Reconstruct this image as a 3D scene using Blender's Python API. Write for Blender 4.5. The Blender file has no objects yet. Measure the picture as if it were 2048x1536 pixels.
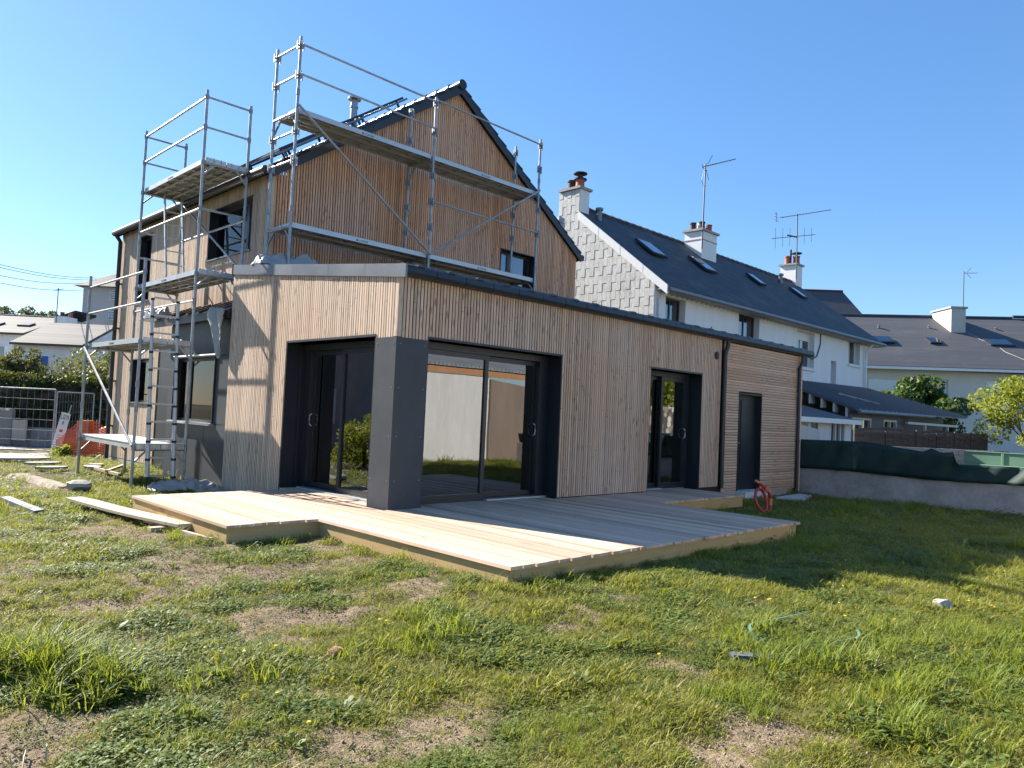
import bpy, bmesh, math, random
import numpy as np
from mathutils import Vector, Matrix, Euler

SC = bpy.context.scene
COL = SC.collection
R = math.radians
rnd = random.Random(7)
nrs = np.random.RandomState(11)

# ------------------------------------------------------------------ camera
cam_d = bpy.data.cameras.new('camera')
cam_d.sensor_width = 36.0
cam_d.sensor_fit = 'HORIZONTAL'
cam_d.lens = 26.16
cam_d.clip_start = 0.05
cam_d.clip_end = 2000
cam = bpy.data.objects.new('camera', cam_d)
COL.objects.link(cam)
_r = Vector((0.70893175, -0.70384654, 0.04489796))
_u = Vector((-0.061044, 0.00218528, 0.99813268))
_f = Vector((0.70263035, 0.7103487, 0.04141639))
cam.matrix_world = Matrix((( _r.x, _u.x, -_f.x, -5.4239), (_r.y, _u.y, -_f.y, -7.5416), (_r.z, _u.z, -_f.z, 1.2282), (0, 0, 0, 1)))
SC.camera = cam

# ------------------------------------------------------------------ sky, sun, exposure
SUN_TRAVEL = Vector((0.326, -1.467, -1.0)).normalized()
SUN_EL = math.asin(-SUN_TRAVEL.z)
SUN_AZ = math.atan2(-SUN_TRAVEL.x, -SUN_TRAVEL.y)     # clockwise from +Y
world = bpy.data.worlds.new('World')
SC.world = world
world.use_nodes = True
wn = world.node_tree
wn.nodes.clear()
w_out = wn.nodes.new('ShaderNodeOutputWorld')
w_bg = wn.nodes.new('ShaderNodeBackground')
w_sky = wn.nodes.new('ShaderNodeTexSky')
w_sky.sky_type = 'NISHITA'
w_sky.sun_disc = False
w_sky.sun_elevation = SUN_EL
w_sky.sun_rotation = SUN_AZ
w_sky.altitude = 0
w_sky.air_density = 1.0
w_sky.dust_density = 0.15
w_sky.ozone_density = 3.0
w_bg.inputs['Strength'].default_value = 0.080
w_hs = wn.nodes.new('ShaderNodeHueSaturation')
w_hs.inputs['Saturation'].default_value = 1.14
wn.links.new(w_sky.outputs[0], w_hs.inputs['Color'])
w_mx = wn.nodes.new('ShaderNodeMix')
w_mx.data_type = 'RGBA'
w_mx.inputs[0].default_value = 0.38
w_mx.inputs[7].default_value = (0.56, 1.50, 3.5, 1)
wn.links.new(w_hs.outputs[0], w_mx.inputs[6])
wn.links.new(w_mx.outputs[2], w_bg.inputs['Color'])
wn.links.new(w_bg.outputs[0], w_out.inputs['Surface'])

sun_d = bpy.data.lights.new('sun', 'SUN')
sun_d.energy = 5.0
sun_d.angle = R(0.5)
sun_d.color = (1.0, 0.93, 0.82)
sun = bpy.data.objects.new('sun', sun_d)
sun.rotation_euler = SUN_TRAVEL.to_track_quat('-Z', 'Y').to_euler()
sun.location = (-8, 30, 25)
COL.objects.link(sun)

SC.view_settings.view_transform = 'Standard'
SC.view_settings.look = 'None'
SC.view_settings.gamma = 1
SC.view_settings.use_curve_mapping = False
SC.view_settings.exposure = 1.6
SC.cycles.max_bounces = 8
SC.cycles.transparent_max_bounces = 16
SC.cycles.caustics_reflective = False
SC.cycles.caustics_refractive = False
SC.cycles.sample_clamp_indirect = 6

# ------------------------------------------------------------------ mesh helpers
class MB:
    def __init__(s):
        s.v = []; s.f = []
    def add(s, vs, fs):
        o = len(s.v); s.v += [tuple(p) for p in vs]; s.f += [tuple(i + o for i in f) for f in fs]; return s
    def box(s, x0, x1, y0, y1, z0, z1):
        if x1 < x0: x0, x1 = x1, x0
        if y1 < y0: y0, y1 = y1, y0
        if z1 < z0: z0, z1 = z1, z0
        return s.add([(x0,y0,z0),(x1,y0,z0),(x1,y1,z0),(x0,y1,z0),(x0,y0,z1),(x1,y0,z1),(x1,y1,z1),(x0,y1,z1)],
                     [(0,3,2,1),(4,5,6,7),(0,1,5,4),(1,2,6,5),(2,3,7,6),(3,0,4,7)])
    def hexa(s, p):      # 8 points: bottom 4 ccw, top 4 ccw
        return s.add(p, [(0,3,2,1),(4,5,6,7),(0,1,5,4),(1,2,6,5),(2,3,7,6),(3,0,4,7)])
    def prism(s, poly, d):   # planar polygon extruded by vector d
        n = len(poly); d = Vector(d)
        a = [Vector(p) for p in poly]; b = [p + d for p in a]
        return s.add(a + b, [tuple(range(n))[::-1], tuple(range(n, 2*n))] + [(i, (i+1) % n, n+(i+1) % n, n+i) for i in range(n)])
    def bar(s, a, b, w, h, up=(0,0,1)):   # rectangular bar, w across, h along up
        a = Vector(a); b = Vector(b); d = (b-a).normalized(); up = Vector(up)
        if abs(d.dot(up)) > 0.98: up = Vector((0,1,0))
        x = d.cross(up).normalized()*w/2; y = x.cross(d).normalized()*h/2
        return s.hexa([a-x-y, a+x-y, b+x-y, b-x-y, a-x+y, a+x+y, b+x+y, b-x+y])
    def tube(s, pts, r, n=10, cap=True):
        pts = [Vector(p) for p in pts]; m = len(pts)
        rs = r if isinstance(r, (list, tuple)) else [r]*m
        o = len(s.v); ref = None
        for i, p in enumerate(pts):
            t = (pts[min(i+1, m-1)] - pts[max(i-1, 0)]).normalized()
            if ref is None:
                ref = Vector((0,0,1)) if abs(t.z) < 0.9 else Vector((1,0,0))
            x = t.cross(ref)
            if x.length < 1e-6: x = t.cross(Vector((0.3,1,0.2)))
            x.normalize(); y = t.cross(x).normalized(); ref = x.cross(t).normalized() if False else ref
            for k in range(n):
                a = 2*math.pi*k/n
                s.v.append(tuple(p + (x*math.cos(a) + y*math.sin(a))*rs[i]))
        for i in range(m-1):
            for k in range(n):
                k2 = (k+1) % n
                s.f.append((o+i*n+k, o+i*n+k2, o+(i+1)*n+k2, o+(i+1)*n+k))
        if cap:
            s.f.append(tuple(o+k for k in range(n))[::-1]); s.f.append(tuple(o+(m-1)*n+k for k in range(n)))
        return s
    def lathe(s, c, prof, n=16):     # prof: (r, z) list
        o = len(s.v); m = len(prof)
        for r, z in prof:
            for k in range(n):
                a = 2*math.pi*k/n
                s.v.append((c[0]+r*math.cos(a), c[1]+r*math.sin(a), c[2]+z))
        for i in range(m-1):
            for k in range(n):
                k2 = (k+1) % n
                s.f.append((o+i*n+k, o+i*n+k2, o+(i+1)*n+k2, o+(i+1)*n+k))
        s.f.append(tuple(o+k for k in range(n))[::-1]); s.f.append(tuple(o+(m-1)*n+k for k in range(n)))
        return s
    def build(s, name, m, parent=None, smooth=False, bevel=0):
        me = bpy.data.meshes.new(name)
        me.from_pydata(s.v, [], s.f)
        me.update()
        if smooth:
            me.polygons.foreach_set('use_smooth', [True]*len(me.polygons))
            try: me.set_sharp_from_angle(angle=R(40))
            except Exception: pass
        me.materials.append(m)
        o = bpy.data.objects.new(name, me)
        COL.objects.link(o)
        if bevel:
            b = o.modifiers.new('bevel', 'BEVEL'); b.width = bevel; b.segments = 1; b.limit_method = 'ANGLE'
        if parent is not None: adopt(o, parent)
        return o

def wloc(o):
    p = Vector(o.location)
    q = o.parent
    while q is not None:
        break
    return p

def adopt(o, parent):
    o.parent = parent
    root = parent
    while root.parent is not None: root = root.parent
    o.matrix_parent_inverse = Matrix.Translation(-Vector(root.location)) if parent is root else Matrix.Identity(4)

def thing(name, label, cat, loc=(0,0,0), group=None):
    o = bpy.data.objects.new(name, None)
    o.empty_display_size = 0.2
    COL.objects.link(o); o.location = loc
    o['label'] = label; o['category'] = cat
    if group: o['group'] = group
    return o
def tag(o, label, cat, group=None):
    o['label'] = label; o['category'] = cat
    if group: o['group'] = group
    return o
def struct(o): o['kind'] = 'structure'; return o
def stuff(o): o['kind'] = 'stuff'; return o

def rects(u0, u1, z0, z1, holes):
    """rectangle minus axis aligned holes -> list of rectangles"""
    us = sorted({u0, u1} | {min(max(h[i], u0), u1) for h in holes for i in (0, 1)})
    out = []
    for a, b in zip(us, us[1:]):
        if b - a < 1e-5: continue
        hs = sorted((max(h[2], z0), min(h[3], z1)) for h in holes if h[0] <= a+1e-6 and h[1] >= b-1e-6)
        z = z0
        for h0, h1 in hs:
            if h1 <= h0: continue
            if h0 > z + 1e-5: out.append((a, b, z, h0))
            z = max(z, h1)
        if z1 > z + 1e-5: out.append((a, b, z, z1))
    return out

def diag(u, w, z):     # frame of the back street, turned 44.8 degrees from the house
    return (-5.424 + 0.70965*u + 0.70323*w, -7.542 - 0.70456*u + 0.71096*w, z)
DIAG_ROT = -0.7818

# ------------------------------------------------------------------ materials
def newmat(name):
    m = bpy.data.materials.new(name); m.use_nodes = True
    nt = m.node_tree
    b = nt.nodes['Principled BSDF']
    return m, nt, b
def lk(nt, a, b): nt.links.new(a, b)
def rgb(c): return (c[0], c[1], c[2], 1)
def ramp(nt, fac, stops):
    n = nt.nodes.new('ShaderNodeValToRGB'); e = n.color_ramp.elements
    e[0].position = stops[0][0]; e[0].color = rgb(stops[0][1])
    e[1].position = stops[-1][0]; e[1].color = rgb(stops[-1][1])
    for p, c in stops[1:-1]:
        k = e.new(p); k.color = rgb(c)
    lk(nt, fac, n.inputs[0]); return n.outputs[0]
def mixc(nt, fac, a, b, mode='MIX'):
    n = nt.nodes.new('ShaderNodeMix'); n.data_type = 'RGBA'; n.blend_type = mode
    for sock, val in ((n.inputs[0], fac), (n.inputs[6], a), (n.inputs[7], b)):
        if isinstance(val, (int, float)): sock.default_value = val
        elif isinstance(val, tuple): sock.default_value = rgb(val)
        else: lk(nt, val, sock)
    return n.outputs[2]
def mth(nt, op, a, b=None, c=None):
    n = nt.nodes.new('ShaderNodeMath'); n.operation = op
    for i, v in enumerate((a, b, c)):
        if v is None: continue
        if isinstance(v, (int, float)): n.inputs[i].default_value = v
        else: lk(nt, v, n.inputs[i])
    return n.outputs[0]
def pos(nt): return nt.nodes.new('ShaderNodeNewGeometry').outputs['Position']
def vmul(nt, v, s, off=None):
    n = nt.nodes.new('ShaderNodeVectorMath'); n.operation = 'MULTIPLY'
    lk(nt, v, n.inputs[0]); n.inputs[1].default_value = s
    if off is None: return n.outputs[0]
    a = nt.nodes.new('ShaderNodeVectorMath'); a.operation = 'ADD'
    lk(nt, n.outputs[0], a.inputs[0]); lk(nt, off, a.inputs[1]); return a.outputs[0]
def noise(nt, v, scale, detail=4, rough=0.55):
    n = nt.nodes.new('ShaderNodeTexNoise'); n.inputs['Scale'].default_value = scale
    n.inputs['Detail'].default_value = detail; n.inputs['Roughness'].default_value = rough
    lk(nt, v, n.inputs['Vector']); return n.outputs[0]
def bump(nt, b, h, strength=0.3, dist=0.01):
    n = nt.nodes.new('ShaderNodeBump'); n.inputs['Strength'].default_value = strength; n.inputs['Distance'].default_value = dist
    lk(nt, h, n.inputs['Height']); lk(nt, n.outputs[0], b.inputs['Normal'])

def plain(name, c, rough=0.6, metal=0.0, var=0.15, scale=3.0, bmp=0.0, spec=0.5, streak=None):
    m, nt, b = newmat(name)
    p = pos(nt)
    if streak: p = vmul(nt, p, streak)
    n = noise(nt, p, scale, 6, 0.6)
    n2 = noise(nt, p, scale*7, 3, 0.6)
    f = mth(nt, 'ADD', mth(nt, 'MULTIPLY', n, 0.7), mth(nt, 'MULTIPLY', n2, 0.3))
    col = ramp(nt, f, [(0.3, tuple(x*(1-var) for x in c)), (0.7, tuple(min(1, x*(1+var)) for x in c))])
    lk(nt, col, b.inputs['Base Color'])
    b.inputs['Metallic'].default_value = metal
    b.inputs['Specular IOR Level'].default_value = spec
    rr = mth(nt, 'MULTIPLY_ADD', n, 0.25, rough-0.12)
    lk(nt, rr, b.inputs['Roughness'])
    if bmp: bump(nt, b, n2, bmp, 0.01)
    return m

def wood(name, light, dark, warm, axis, spacing, grain, knots=0.7, warmth=0.55, rough=0.75, knot_scale=(13,13,4.5), joint=None, vary=0.34):
    """axis: component index across the boards; grain: stretch vector"""
    m, nt, b = newmat(name)
    p = pos(nt)
    sep = nt.nodes.new('ShaderNodeSeparateXYZ'); lk(nt, p, sep.inputs[0])
    idn = mth(nt, 'FLOOR', mth(nt, 'DIVIDE', sep.outputs[axis], spacing))
    wnz = nt.nodes.new('ShaderNodeTexWhiteNoise'); wnz.noise_dimensions = '1D'; lk(nt, idn, wnz.inputs['W'])
    off = nt.nodes.new('ShaderNodeVectorMath'); off.operation = 'SCALE'; lk(nt, wnz.outputs['Color'], off.inputs[0]); off.inputs['Scale'].default_value = 23.0
    g = noise(nt, vmul(nt, p, grain, off.outputs[0]), 1.0, 5, 0.65)
    vor = nt.nodes.new('ShaderNodeTexVoronoi'); vor.inputs['Scale'].default_value = 1.0
    lk(nt, vmul(nt, p, knot_scale, off.outputs[0]), vor.inputs['Vector'])
    kf = ramp(nt, vor.outputs['Distance'], [(0.12, (1,1,1)), (0.34, (0,0,0))])
    big = noise(nt, vmul(nt, p, (0.55,0.55,0.35)), 1.0, 4, 0.6)
    base = mixc(nt, ramp(nt, g, [(0.3,(0,0,0)),(0.72,(1,1,1))]), dark, light)
    base = mixc(nt, mth(nt, 'MULTIPLY', ramp(nt, big, [(0.42,(0,0,0)),(0.66,(1,1,1))]), warmth), base, warm)
    v = mth(nt, 'MULTIPLY_ADD', wnz.outputs['Value'], vary, 1-vary/2)
    hsv = nt.nodes.new('ShaderNodeHueSaturation'); lk(nt, base, hsv.inputs['Color']); lk(nt, v, hsv.inputs['Value'])
    # knots cluster where a second noise is high
    cl = ramp(nt, noise(nt, vmul(nt, p, (1.3,1.3,1.0)), 1.0, 2), [(0.42,(0.15,0.15,0.15)),(0.62,(1,1,1))])
    kk = mth(nt, 'MULTIPLY', mth(nt, 'MULTIPLY', kf, cl), knots)
    col = mixc(nt, kk, hsv.outputs[0], tuple(x*0.28 for x in warm))
    if joint is not None:
        jf = mth(nt, 'FRACT', mth(nt, 'ADD', mth(nt, 'DIVIDE', sep.outputs[joint], 2.7), mth(nt, 'MULTIPLY', wnz.outputs['Value'], 9.7)))
        col = mixc(nt, ramp(nt, jf, [(0.0022,(0.85,0.85,0.85)),(0.0032,(0,0,0))]), col, (0.03,0.02,0.015))
    lk(nt, col, b.inputs['Base Color'])
    b.inputs['Roughness'].default_value = rough
    b.inputs['Specular IOR Level'].default_value = 0.25
    bump(nt, b, g, 0.25, 0.004)
    return m

def leafmat(name, c1, c2, trans=0.45, yellow=None):
    m, nt, b = newmat(name)
    oi = nt.nodes.new('ShaderNodeObjectInfo')
    gi = nt.nodes.new('ShaderNodeNewGeometry')
    f = mth(nt, 'FRACT', mth(nt, 'ADD', mth(nt, 'MULTIPLY', gi.outputs['Random Per Island'], 0.6), mth(nt, 'MULTIPLY', oi.outputs['Random'], 0.4)))
    stops = [(0.0, c1), (0.8, c2)]
    if yellow: stops.append((1.0, yellow))
    else: stops.append((1.0, c2))
    col = ramp(nt, f, stops)
    lk(nt, col, b.inputs['Base Color'])
    b.inputs['Roughness'].default_value = 0.55
    b.inputs['Specular IOR Level'].default_value = 0.3
    tr = nt.nodes.new('ShaderNodeBsdfTranslucent')
    tc = mixc(nt, 0.6, col, (0.38, 0.40, 0.035), 'MIX')
    lk(nt, tc, tr.inputs['Color'])
    mx = nt.nodes.new('ShaderNodeMixShader'); mx.inputs[0].default_value = trans
    lk(nt, b.outputs[0], mx.inputs[1]); lk(nt, tr.outputs[0], mx.inputs[2])
    lk(nt, mx.outputs[0], nt.nodes['Material Output'].inputs['Surface'])
    return m

def glassmat(name, tint=(0.62,0.66,0.66), ior=1.9, extra=0.0):
    m, nt, b = newmat(name)
    nt.nodes.remove(b)
    t = nt.nodes.new('ShaderNodeBsdfTransparent'); t.inputs[0].default_value = rgb(tint)
    g = nt.nodes.new('ShaderNodeBsdfGlossy'); g.inputs['Roughness'].default_value = 0.0
    g.inputs['Color'].default_value = (0.92,0.95,1,1)
    fr = nt.nodes.new('ShaderNodeFresnel'); fr.inputs['IOR'].default_value = ior
    nz = noise(nt, pos(nt), 1.2, 2)
    bp = nt.nodes.new('ShaderNodeBump'); bp.inputs['Strength'].default_value = 0.02; bp.inputs['Distance'].default_value = 0.02
    lk(nt, nz, bp.inputs['Height']); lk(nt, bp.outputs[0], g.inputs['Normal'])
    f = mth(nt, 'ADD', fr.outputs[0], extra)
    mx = nt.nodes.new('ShaderNodeMixShader'); lk(nt, f, mx.inputs[0])
    lk(nt, t.outputs[0], mx.inputs[1]); lk(nt, g.outputs[0], mx.inputs[2])
    lk(nt, mx.outputs[0], nt.nodes['Material Output'].inputs['Surface'])
    return m

LARCH = ((0.68,0.50,0.375), (0.52,0.365,0.265), (0.60,0.345,0.20))
M = {}
M['slat_x'] = wood('larch slats front', *LARCH, 0, 0.053, (40,40,3.0), joint=2)
M['slat_y'] = wood('larch slats side', (0.66,0.52,0.405), (0.53,0.40,0.30), (0.60,0.41,0.27), 1, 0.053, (40,40,3.0), warmth=0.4, joint=2)
M['slat_g'] = wood('larch slats gable', (0.74,0.46,0.315), (0.57,0.335,0.22), (0.69,0.31,0.14), 0, 0.053, (40,40,3.0), warmth=0.8, joint=2)
M['board_h'] = wood('larch boards shed', *LARCH, 2, 0.056, (3,40,40), knots=0.5, knot_scale=(3,14,20), warmth=0.7, joint=0)
M['deck'] = wood('new pine decking', (0.62,0.455,0.34), (0.50,0.35,0.255), (0.56,0.37,0.245), 0, 0.1475, (55,2.2,40), knots=0.4, knot_scale=(10,2.2,5), warmth=0.6, vary=0.5)
M['skirt'] = wood('deck skirt pine', (0.62,0.44,0.21), (0.50,0.335,0.15), (0.54,0.35,0.14), 2, 0.4, (3,3,40), knots=0.6, knot_scale=(2.6,2.6,9))
M['plank'] = wood('weathered plank', (0.55,0.46,0.34), (0.42,0.34,0.25), (0.45,0.36,0.25), 0, 0.6, (40,3,20), knots=0.3)
M['fencewood'] = wood('brown fence boards', (0.105,0.088,0.076), (0.065,0.053,0.046), (0.09,0.07,0.055), 2, 0.09, (3,3,40), knots=0.2)
M['membrane'] = plain('black wall membrane', (0.030,0.022,0.018), 0.8)
M['anthracite'] = plain('anthracite metal', (0.020,0.022,0.027), 0.42, 0.0, 0.12, 1.5)
M['panel'] = plain('anthracite facade panel', (0.060,0.067,0.076), 0.5, 0.0, 0.14, 2.5, 0.04, 0.18)
M['reveal'] = plain('dark reveal metal', (0.012,0.016,0.023), 0.45, 0.0, 0.12, 1.2)
M['zinc'] = plain('zinc with verge sheen in colour', (0.17,0.175,0.19), 0.36, 0.35, 0.10, 1.5)  # paler than the eave metal: verge sunlight and sky sheen put into the base
M['rooftile'] = plain('black glazed roof tile', (0.018,0.020,0.026), 0.28, 0.0, 0.2, 4)
M['frame'] = plain('dark window frame', (0.018,0.021,0.026), 0.38, 0, 0.1, 2)
M['glass'] = glassmat('window glass', (0.55,0.58,0.58), 2.3, 0.06)
M['glass_dim'] = glassmat('dark window glass', (0.30,0.33,0.34), 1.35)
M['glass_sky'] = glassmat('sky reflecting glass', (0.12,0.14,0.16), 2.6, 0.45)
M['glass_far'] = glassmat('roof window glass', (0.10,0.13,0.15), 1.9, 0.12)
M['back_sheet'] = plain('dark blind', (0.012,0.015,0.022), 0.6)  # near-black tone for plain sheets behind window panes
M['plaster'] = plain('interior plasterboard', (0.48,0.46,0.44), 0.9, 0, 0.05)
M['screed'] = plain('interior screed floor', (0.30,0.29,0.28), 0.7, 0, 0.15, 1)
M['steel'] = plain('galvanised steel', (0.33,0.35,0.37), 0.48, 0.5, 0.34, 7)
M['steel_dark'] = plain('worn coupler steel', (0.26,0.28,0.30), 0.5, 0.5, 0.25, 12)
M['alu'] = plain('scaffold aluminium', (0.48,0.50,0.51), 0.42, 0.45, 0.12, 3)
M['alu_under'] = plain('scaffold deck underside', (0.42,0.41,0.39), 0.55, 0.2, 0.2, 3)
M['ply'] = plain('pale deck sheet', (0.66,0.66,0.64), 0.6, 0, 0.1, 2)
M['black'] = plain('black plastic', (0.012,0.012,0.013), 0.5)
M['white'] = plain('white plastic', (0.75,0.75,0.74), 0.45, 0, 0.05)
M['sheet'] = None
M['stucco'] = plain('white stucco', (0.75,0.745,0.735), 0.9, 0, 0.07, 1.4, 0.15, streak=(1.6,1.6,.3))
M['stucco_warm'] = plain('cream stucco', (0.62,0.60,0.55), 0.9, 0, 0.06, 1.0, 0.15)
M['stucco_grey'] = plain('beige grey stucco', (0.46,0.45,0.42), 0.9, 0, 0.05, 1.0, 0.1)
M['concrete'] = plain('grey concrete render', (0.335,0.31,0.295), 0.9, 0, 0.32, 2.2, 0.4)
M['concrete_light'] = plain('pale concrete', (0.55,0.54,0.52), 0.9, 0, 0.15, 1.2, 0.3, streak=(2,2,0.35))
M['brownwall'] = plain('brown render', (0.20,0.155,0.12), 0.9, 0, 0.2, 1.2, 0.3, streak=(2,2,0.35))
M['orangewood'] = plain('orange fascia wood', (0.38,0.19,0.09), 0.7, 0, 0.15, 2)
M['clay'] = plain('terracotta pot', (0.30,0.10,0.055), 0.8, 0, 0.25, 6)
M['potdark'] = plain('sooty pot', (0.055,0.035,0.03), 0.8, 0, 0.3, 6)
M['slate_pale'] = None
M['road'] = plain('asphalt road', (0.17,0.165,0.16), 0.9, 0, 0.12, 2, 0.2)
M['pavement'] = plain('pale pavement', (0.34,0.32,0.30), 0.9, 0, 0.1, 2, 0.2)
M['net'] = None
M['greenpanel'] = plain('pale green board', (0.12,0.215,0.15), 0.5, 0, 0.12, 2)
M['orange'] = plain('orange barrier plastic', (0.85,0.17,0.04), 0.55, 0, 0.12, 3)
M['redpipe'] = plain('red ribbed conduit', (0.42,0.035,0.03), 0.45, 0, 0.12, 6)
M['orangetape'] = plain('faded orange tape', (0.62,0.20,0.09), 0.6, 0, 0.1, 6)
M['bark'] = plain('brown bark', (0.10,0.075,0.055), 0.9, 0, 0.3, 6, 0.5)
M['cable'] = plain('cable black', (0.02,0.02,0.022), 0.6)
M['antenna'] = plain('antenna metal', (0.12,0.125,0.13), 0.5, 0.4, 0.1)
M['cream'] = plain('cream window frame', (0.58,0.53,0.42), 0.6, 0, 0.06)
M['blue'] = plain('blue shutter', (0.03,0.13,0.42), 0.6, 0, 0.1)
M['stone'] = plain('pale stone', (0.36,0.335,0.29), 0.9, 0, 0.18, 8, 0.4)
M['kerbstone'] = plain('sandy old kerb', (0.30,0.25,0.19), 0.95, 0, 0.3, 10, 0.6)
M['stone_dark'] = plain('dark slate piece', (0.10,0.11,0.125), 0.7, 0, 0.2, 8, 0.3)
M['greystrip'] = plain('bluish metal strip', (0.075,0.09,0.11), 0.65, 0.0, 0.15, 5)
M['pinkstone'] = plain('pinkish brick lump', (0.42,0.22,0.12), 0.95, 0, 0.45, 30, 0.9)
M['strap'] = plain('faded green strap', (0.10,0.21,0.17), 0.6, 0, 0.2, 10)
M['signface'] = plain('white sign board', (0.72,0.73,0.72), 0.5, 0, 0.06, 3)
M['ink'] = plain('dark sign ink', (0.06,0.06,0.065), 0.6, 0, 0.05)
M['redink'] = plain('red sign ink', (0.42,0.12,0.14), 0.6, 0, 0.05)
M['pv'] = plain('solar panel', (0.012,0.016,0.03), 0.15, 0, 0.05, 2)
M['leaf_green'] = leafmat('dark green leaves', (0.025,0.062,0.022), (0.052,0.115,0.036), 0.22)
M['leaf_yellow'] = leafmat('yellow green leaves', (0.16,0.20,0.025), (0.28,0.30,0.04), 0.5)
M['leaf_hedge'] = leafmat('hedge leaves', (0.022,0.05,0.016), (0.045,0.085,0.022), 0.15)
M['leaf_olive'] = leafmat('olive sparse leaves', (0.07,0.078,0.042), (0.115,0.12,0.066), 0.25)
M['leaf_pine'] = leafmat('pine needles', (0.05,0.065,0.05), (0.085,0.10,0.075), 0.2)
M['grass'] = leafmat('grass blades', (0.125,0.15,0.022), (0.29,0.28,0.05), 0.42, (0.42,0.35,0.16))
M['grass_lush'] = leafmat('lush grass blades', (0.10,0.16,0.02), (0.20,0.25,0.035), 0.45)
M['weed'] = leafmat('weed leaves', (0.065,0.115,0.024), (0.15,0.20,0.045), 0.38)
M['clippings'] = leafmat('dry grass clippings', (0.19,0.18,0.055), (0.38,0.33,0.14), 0.25)
M['clod'] = plain('dry soil clods', (0.26,0.195,0.125), 0.95, 0, 0.35, 9)
M['straw'] = leafmat('dry straw', (0.34,0.28,0.15), (0.48,0.40,0.24), 0.2)

def sheetmat():
    m, nt, b = newmat('milky plastic sheet')
    n = noise(nt, pos(nt), 4, 4)
    lk(nt, ramp(nt, n, [(0.3,(0.42,0.42,0.41)),(0.7,(0.55,0.55,0.54))]), b.inputs['Base Color']); b.inputs['Roughness'].default_value = 0.28
    t = nt.nodes.new('ShaderNodeBsdfTranslucent'); t.inputs[0].default_value = (0.6,0.6,0.58,1)
    mx = nt.nodes.new('ShaderNodeMixShader'); mx.inputs[0].default_value = 0.35; lk(nt, b.outputs[0], mx.inputs[1]); lk(nt, t.outputs[0], mx.inputs[2])
    lk(nt, mx.outputs[0], nt.nodes['Material Output'].inputs['Surface'])
    return m
M['sheet'] = sheetmat()
# slate roof: rows of slates too small to tell apart from here
def slateroof(name, c, rough=0.6, rows=9.0, lichen=0.15, vary=0.8):
    m, nt, b = newmat(name)
    p = pos(nt)
    sep = nt.nodes.new('ShaderNodeSeparateXYZ'); lk(nt, p, sep.inputs[0])
    row = mth(nt, 'FLOOR', mth(nt, 'MULTIPLY', sep.outputs[2], rows))
    colx = mth(nt, 'FLOOR', mth(nt, 'ADD', mth(nt, 'MULTIPLY', mth(nt, 'ADD', sep.outputs[0], sep.outputs[1]), 4.5), mth(nt, 'MULTIPLY', row, 0.5)))
    cmb = nt.nodes.new('ShaderNodeCombineXYZ'); lk(nt, row, cmb.inputs[0]); lk(nt, colx, cmb.inputs[1])
    wz = nt.nodes.new('ShaderNodeTexWhiteNoise'); wz.noise_dimensions = '2D'; lk(nt, cmb.outputs[0], wz.inputs['Vector'])
    v = mth(nt, 'MULTIPLY_ADD', wz.outputs['Value'], vary, 1-vary/2)
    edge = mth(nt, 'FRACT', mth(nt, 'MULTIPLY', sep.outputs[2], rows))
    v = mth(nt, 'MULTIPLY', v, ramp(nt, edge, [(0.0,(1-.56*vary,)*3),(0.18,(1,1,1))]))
    hs = nt.nodes.new('ShaderNodeHueSaturation'); hs.inputs['Color'].default_value = rgb(c); lk(nt, v, hs.inputs['Value'])
    li = ramp(nt, noise(nt, p, 0.9, 8, 0.75), [(0.52,(0,0,0)),(0.75,(1,1,1))])
    col = mixc(nt, mth(nt, 'MULTIPLY', li, lichen), hs.outputs[0], (0.22,0.19,0.13))
    lk(nt, col, b.inputs['Base Color']); b.inputs['Roughness'].default_value = rough
    bump(nt, b, v, 0.3, 0.02)
    return m
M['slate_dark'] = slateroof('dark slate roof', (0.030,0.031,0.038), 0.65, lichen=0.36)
M['slate_brown'] = slateroof('brown grey slate roof', (0.070,0.070,0.077), 0.7, lichen=0.22, vary=0.22)
M['slate_grey'] = slateroof('grey fibre slate roof', (0.085,0.082,0.08), 0.8, 7, 0.2)
M['metalroof'] = plain('blue grey metal roofing', (0.10,0.12,0.15), 0.5, 0, .12, 1)
M['slate_blue'] = slateroof('blue grey metal roof', (0.085,0.095,0.115), 0.5, 3, 0.05)

def palepanel():
    m, nt, b = newmat('lichen stained fibre slates')
    p = pos(nt)
    a = ramp(nt, noise(nt, vmul(nt, p, (1,1,.6)), 11, 8, 0.85), [(0.44,(0,0,0)),(0.62,(1,1,1))])
    l = ramp(nt, noise(nt, p, 1.3, 3, 0.7), [(0.35,(0.25,0.25,0.25)),(0.7,(1,1,1))])
    col = mixc(nt, mth(nt, 'MULTIPLY', mth(nt, 'MULTIPLY', a, l), 0.75), (0.60,0.585,0.55), (0.20,0.18,0.145))
    oi = nt.nodes.new('ShaderNodeObjectInfo')
    hs = nt.nodes.new('ShaderNodeHueSaturation'); lk(nt, col, hs.inputs['Color'])
    lk(nt, mth(nt, 'MULTIPLY_ADD', oi.outputs['Random'], 0.08, 0.96), hs.inputs['Value'])
    lk(nt, hs.outputs[0], b.inputs['Base Color']); b.inputs['Roughness'].default_value = 0.9
    bump(nt, b, a, 0.2, 0.01)
    return m
M['slate_pale'] = palepanel()

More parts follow.
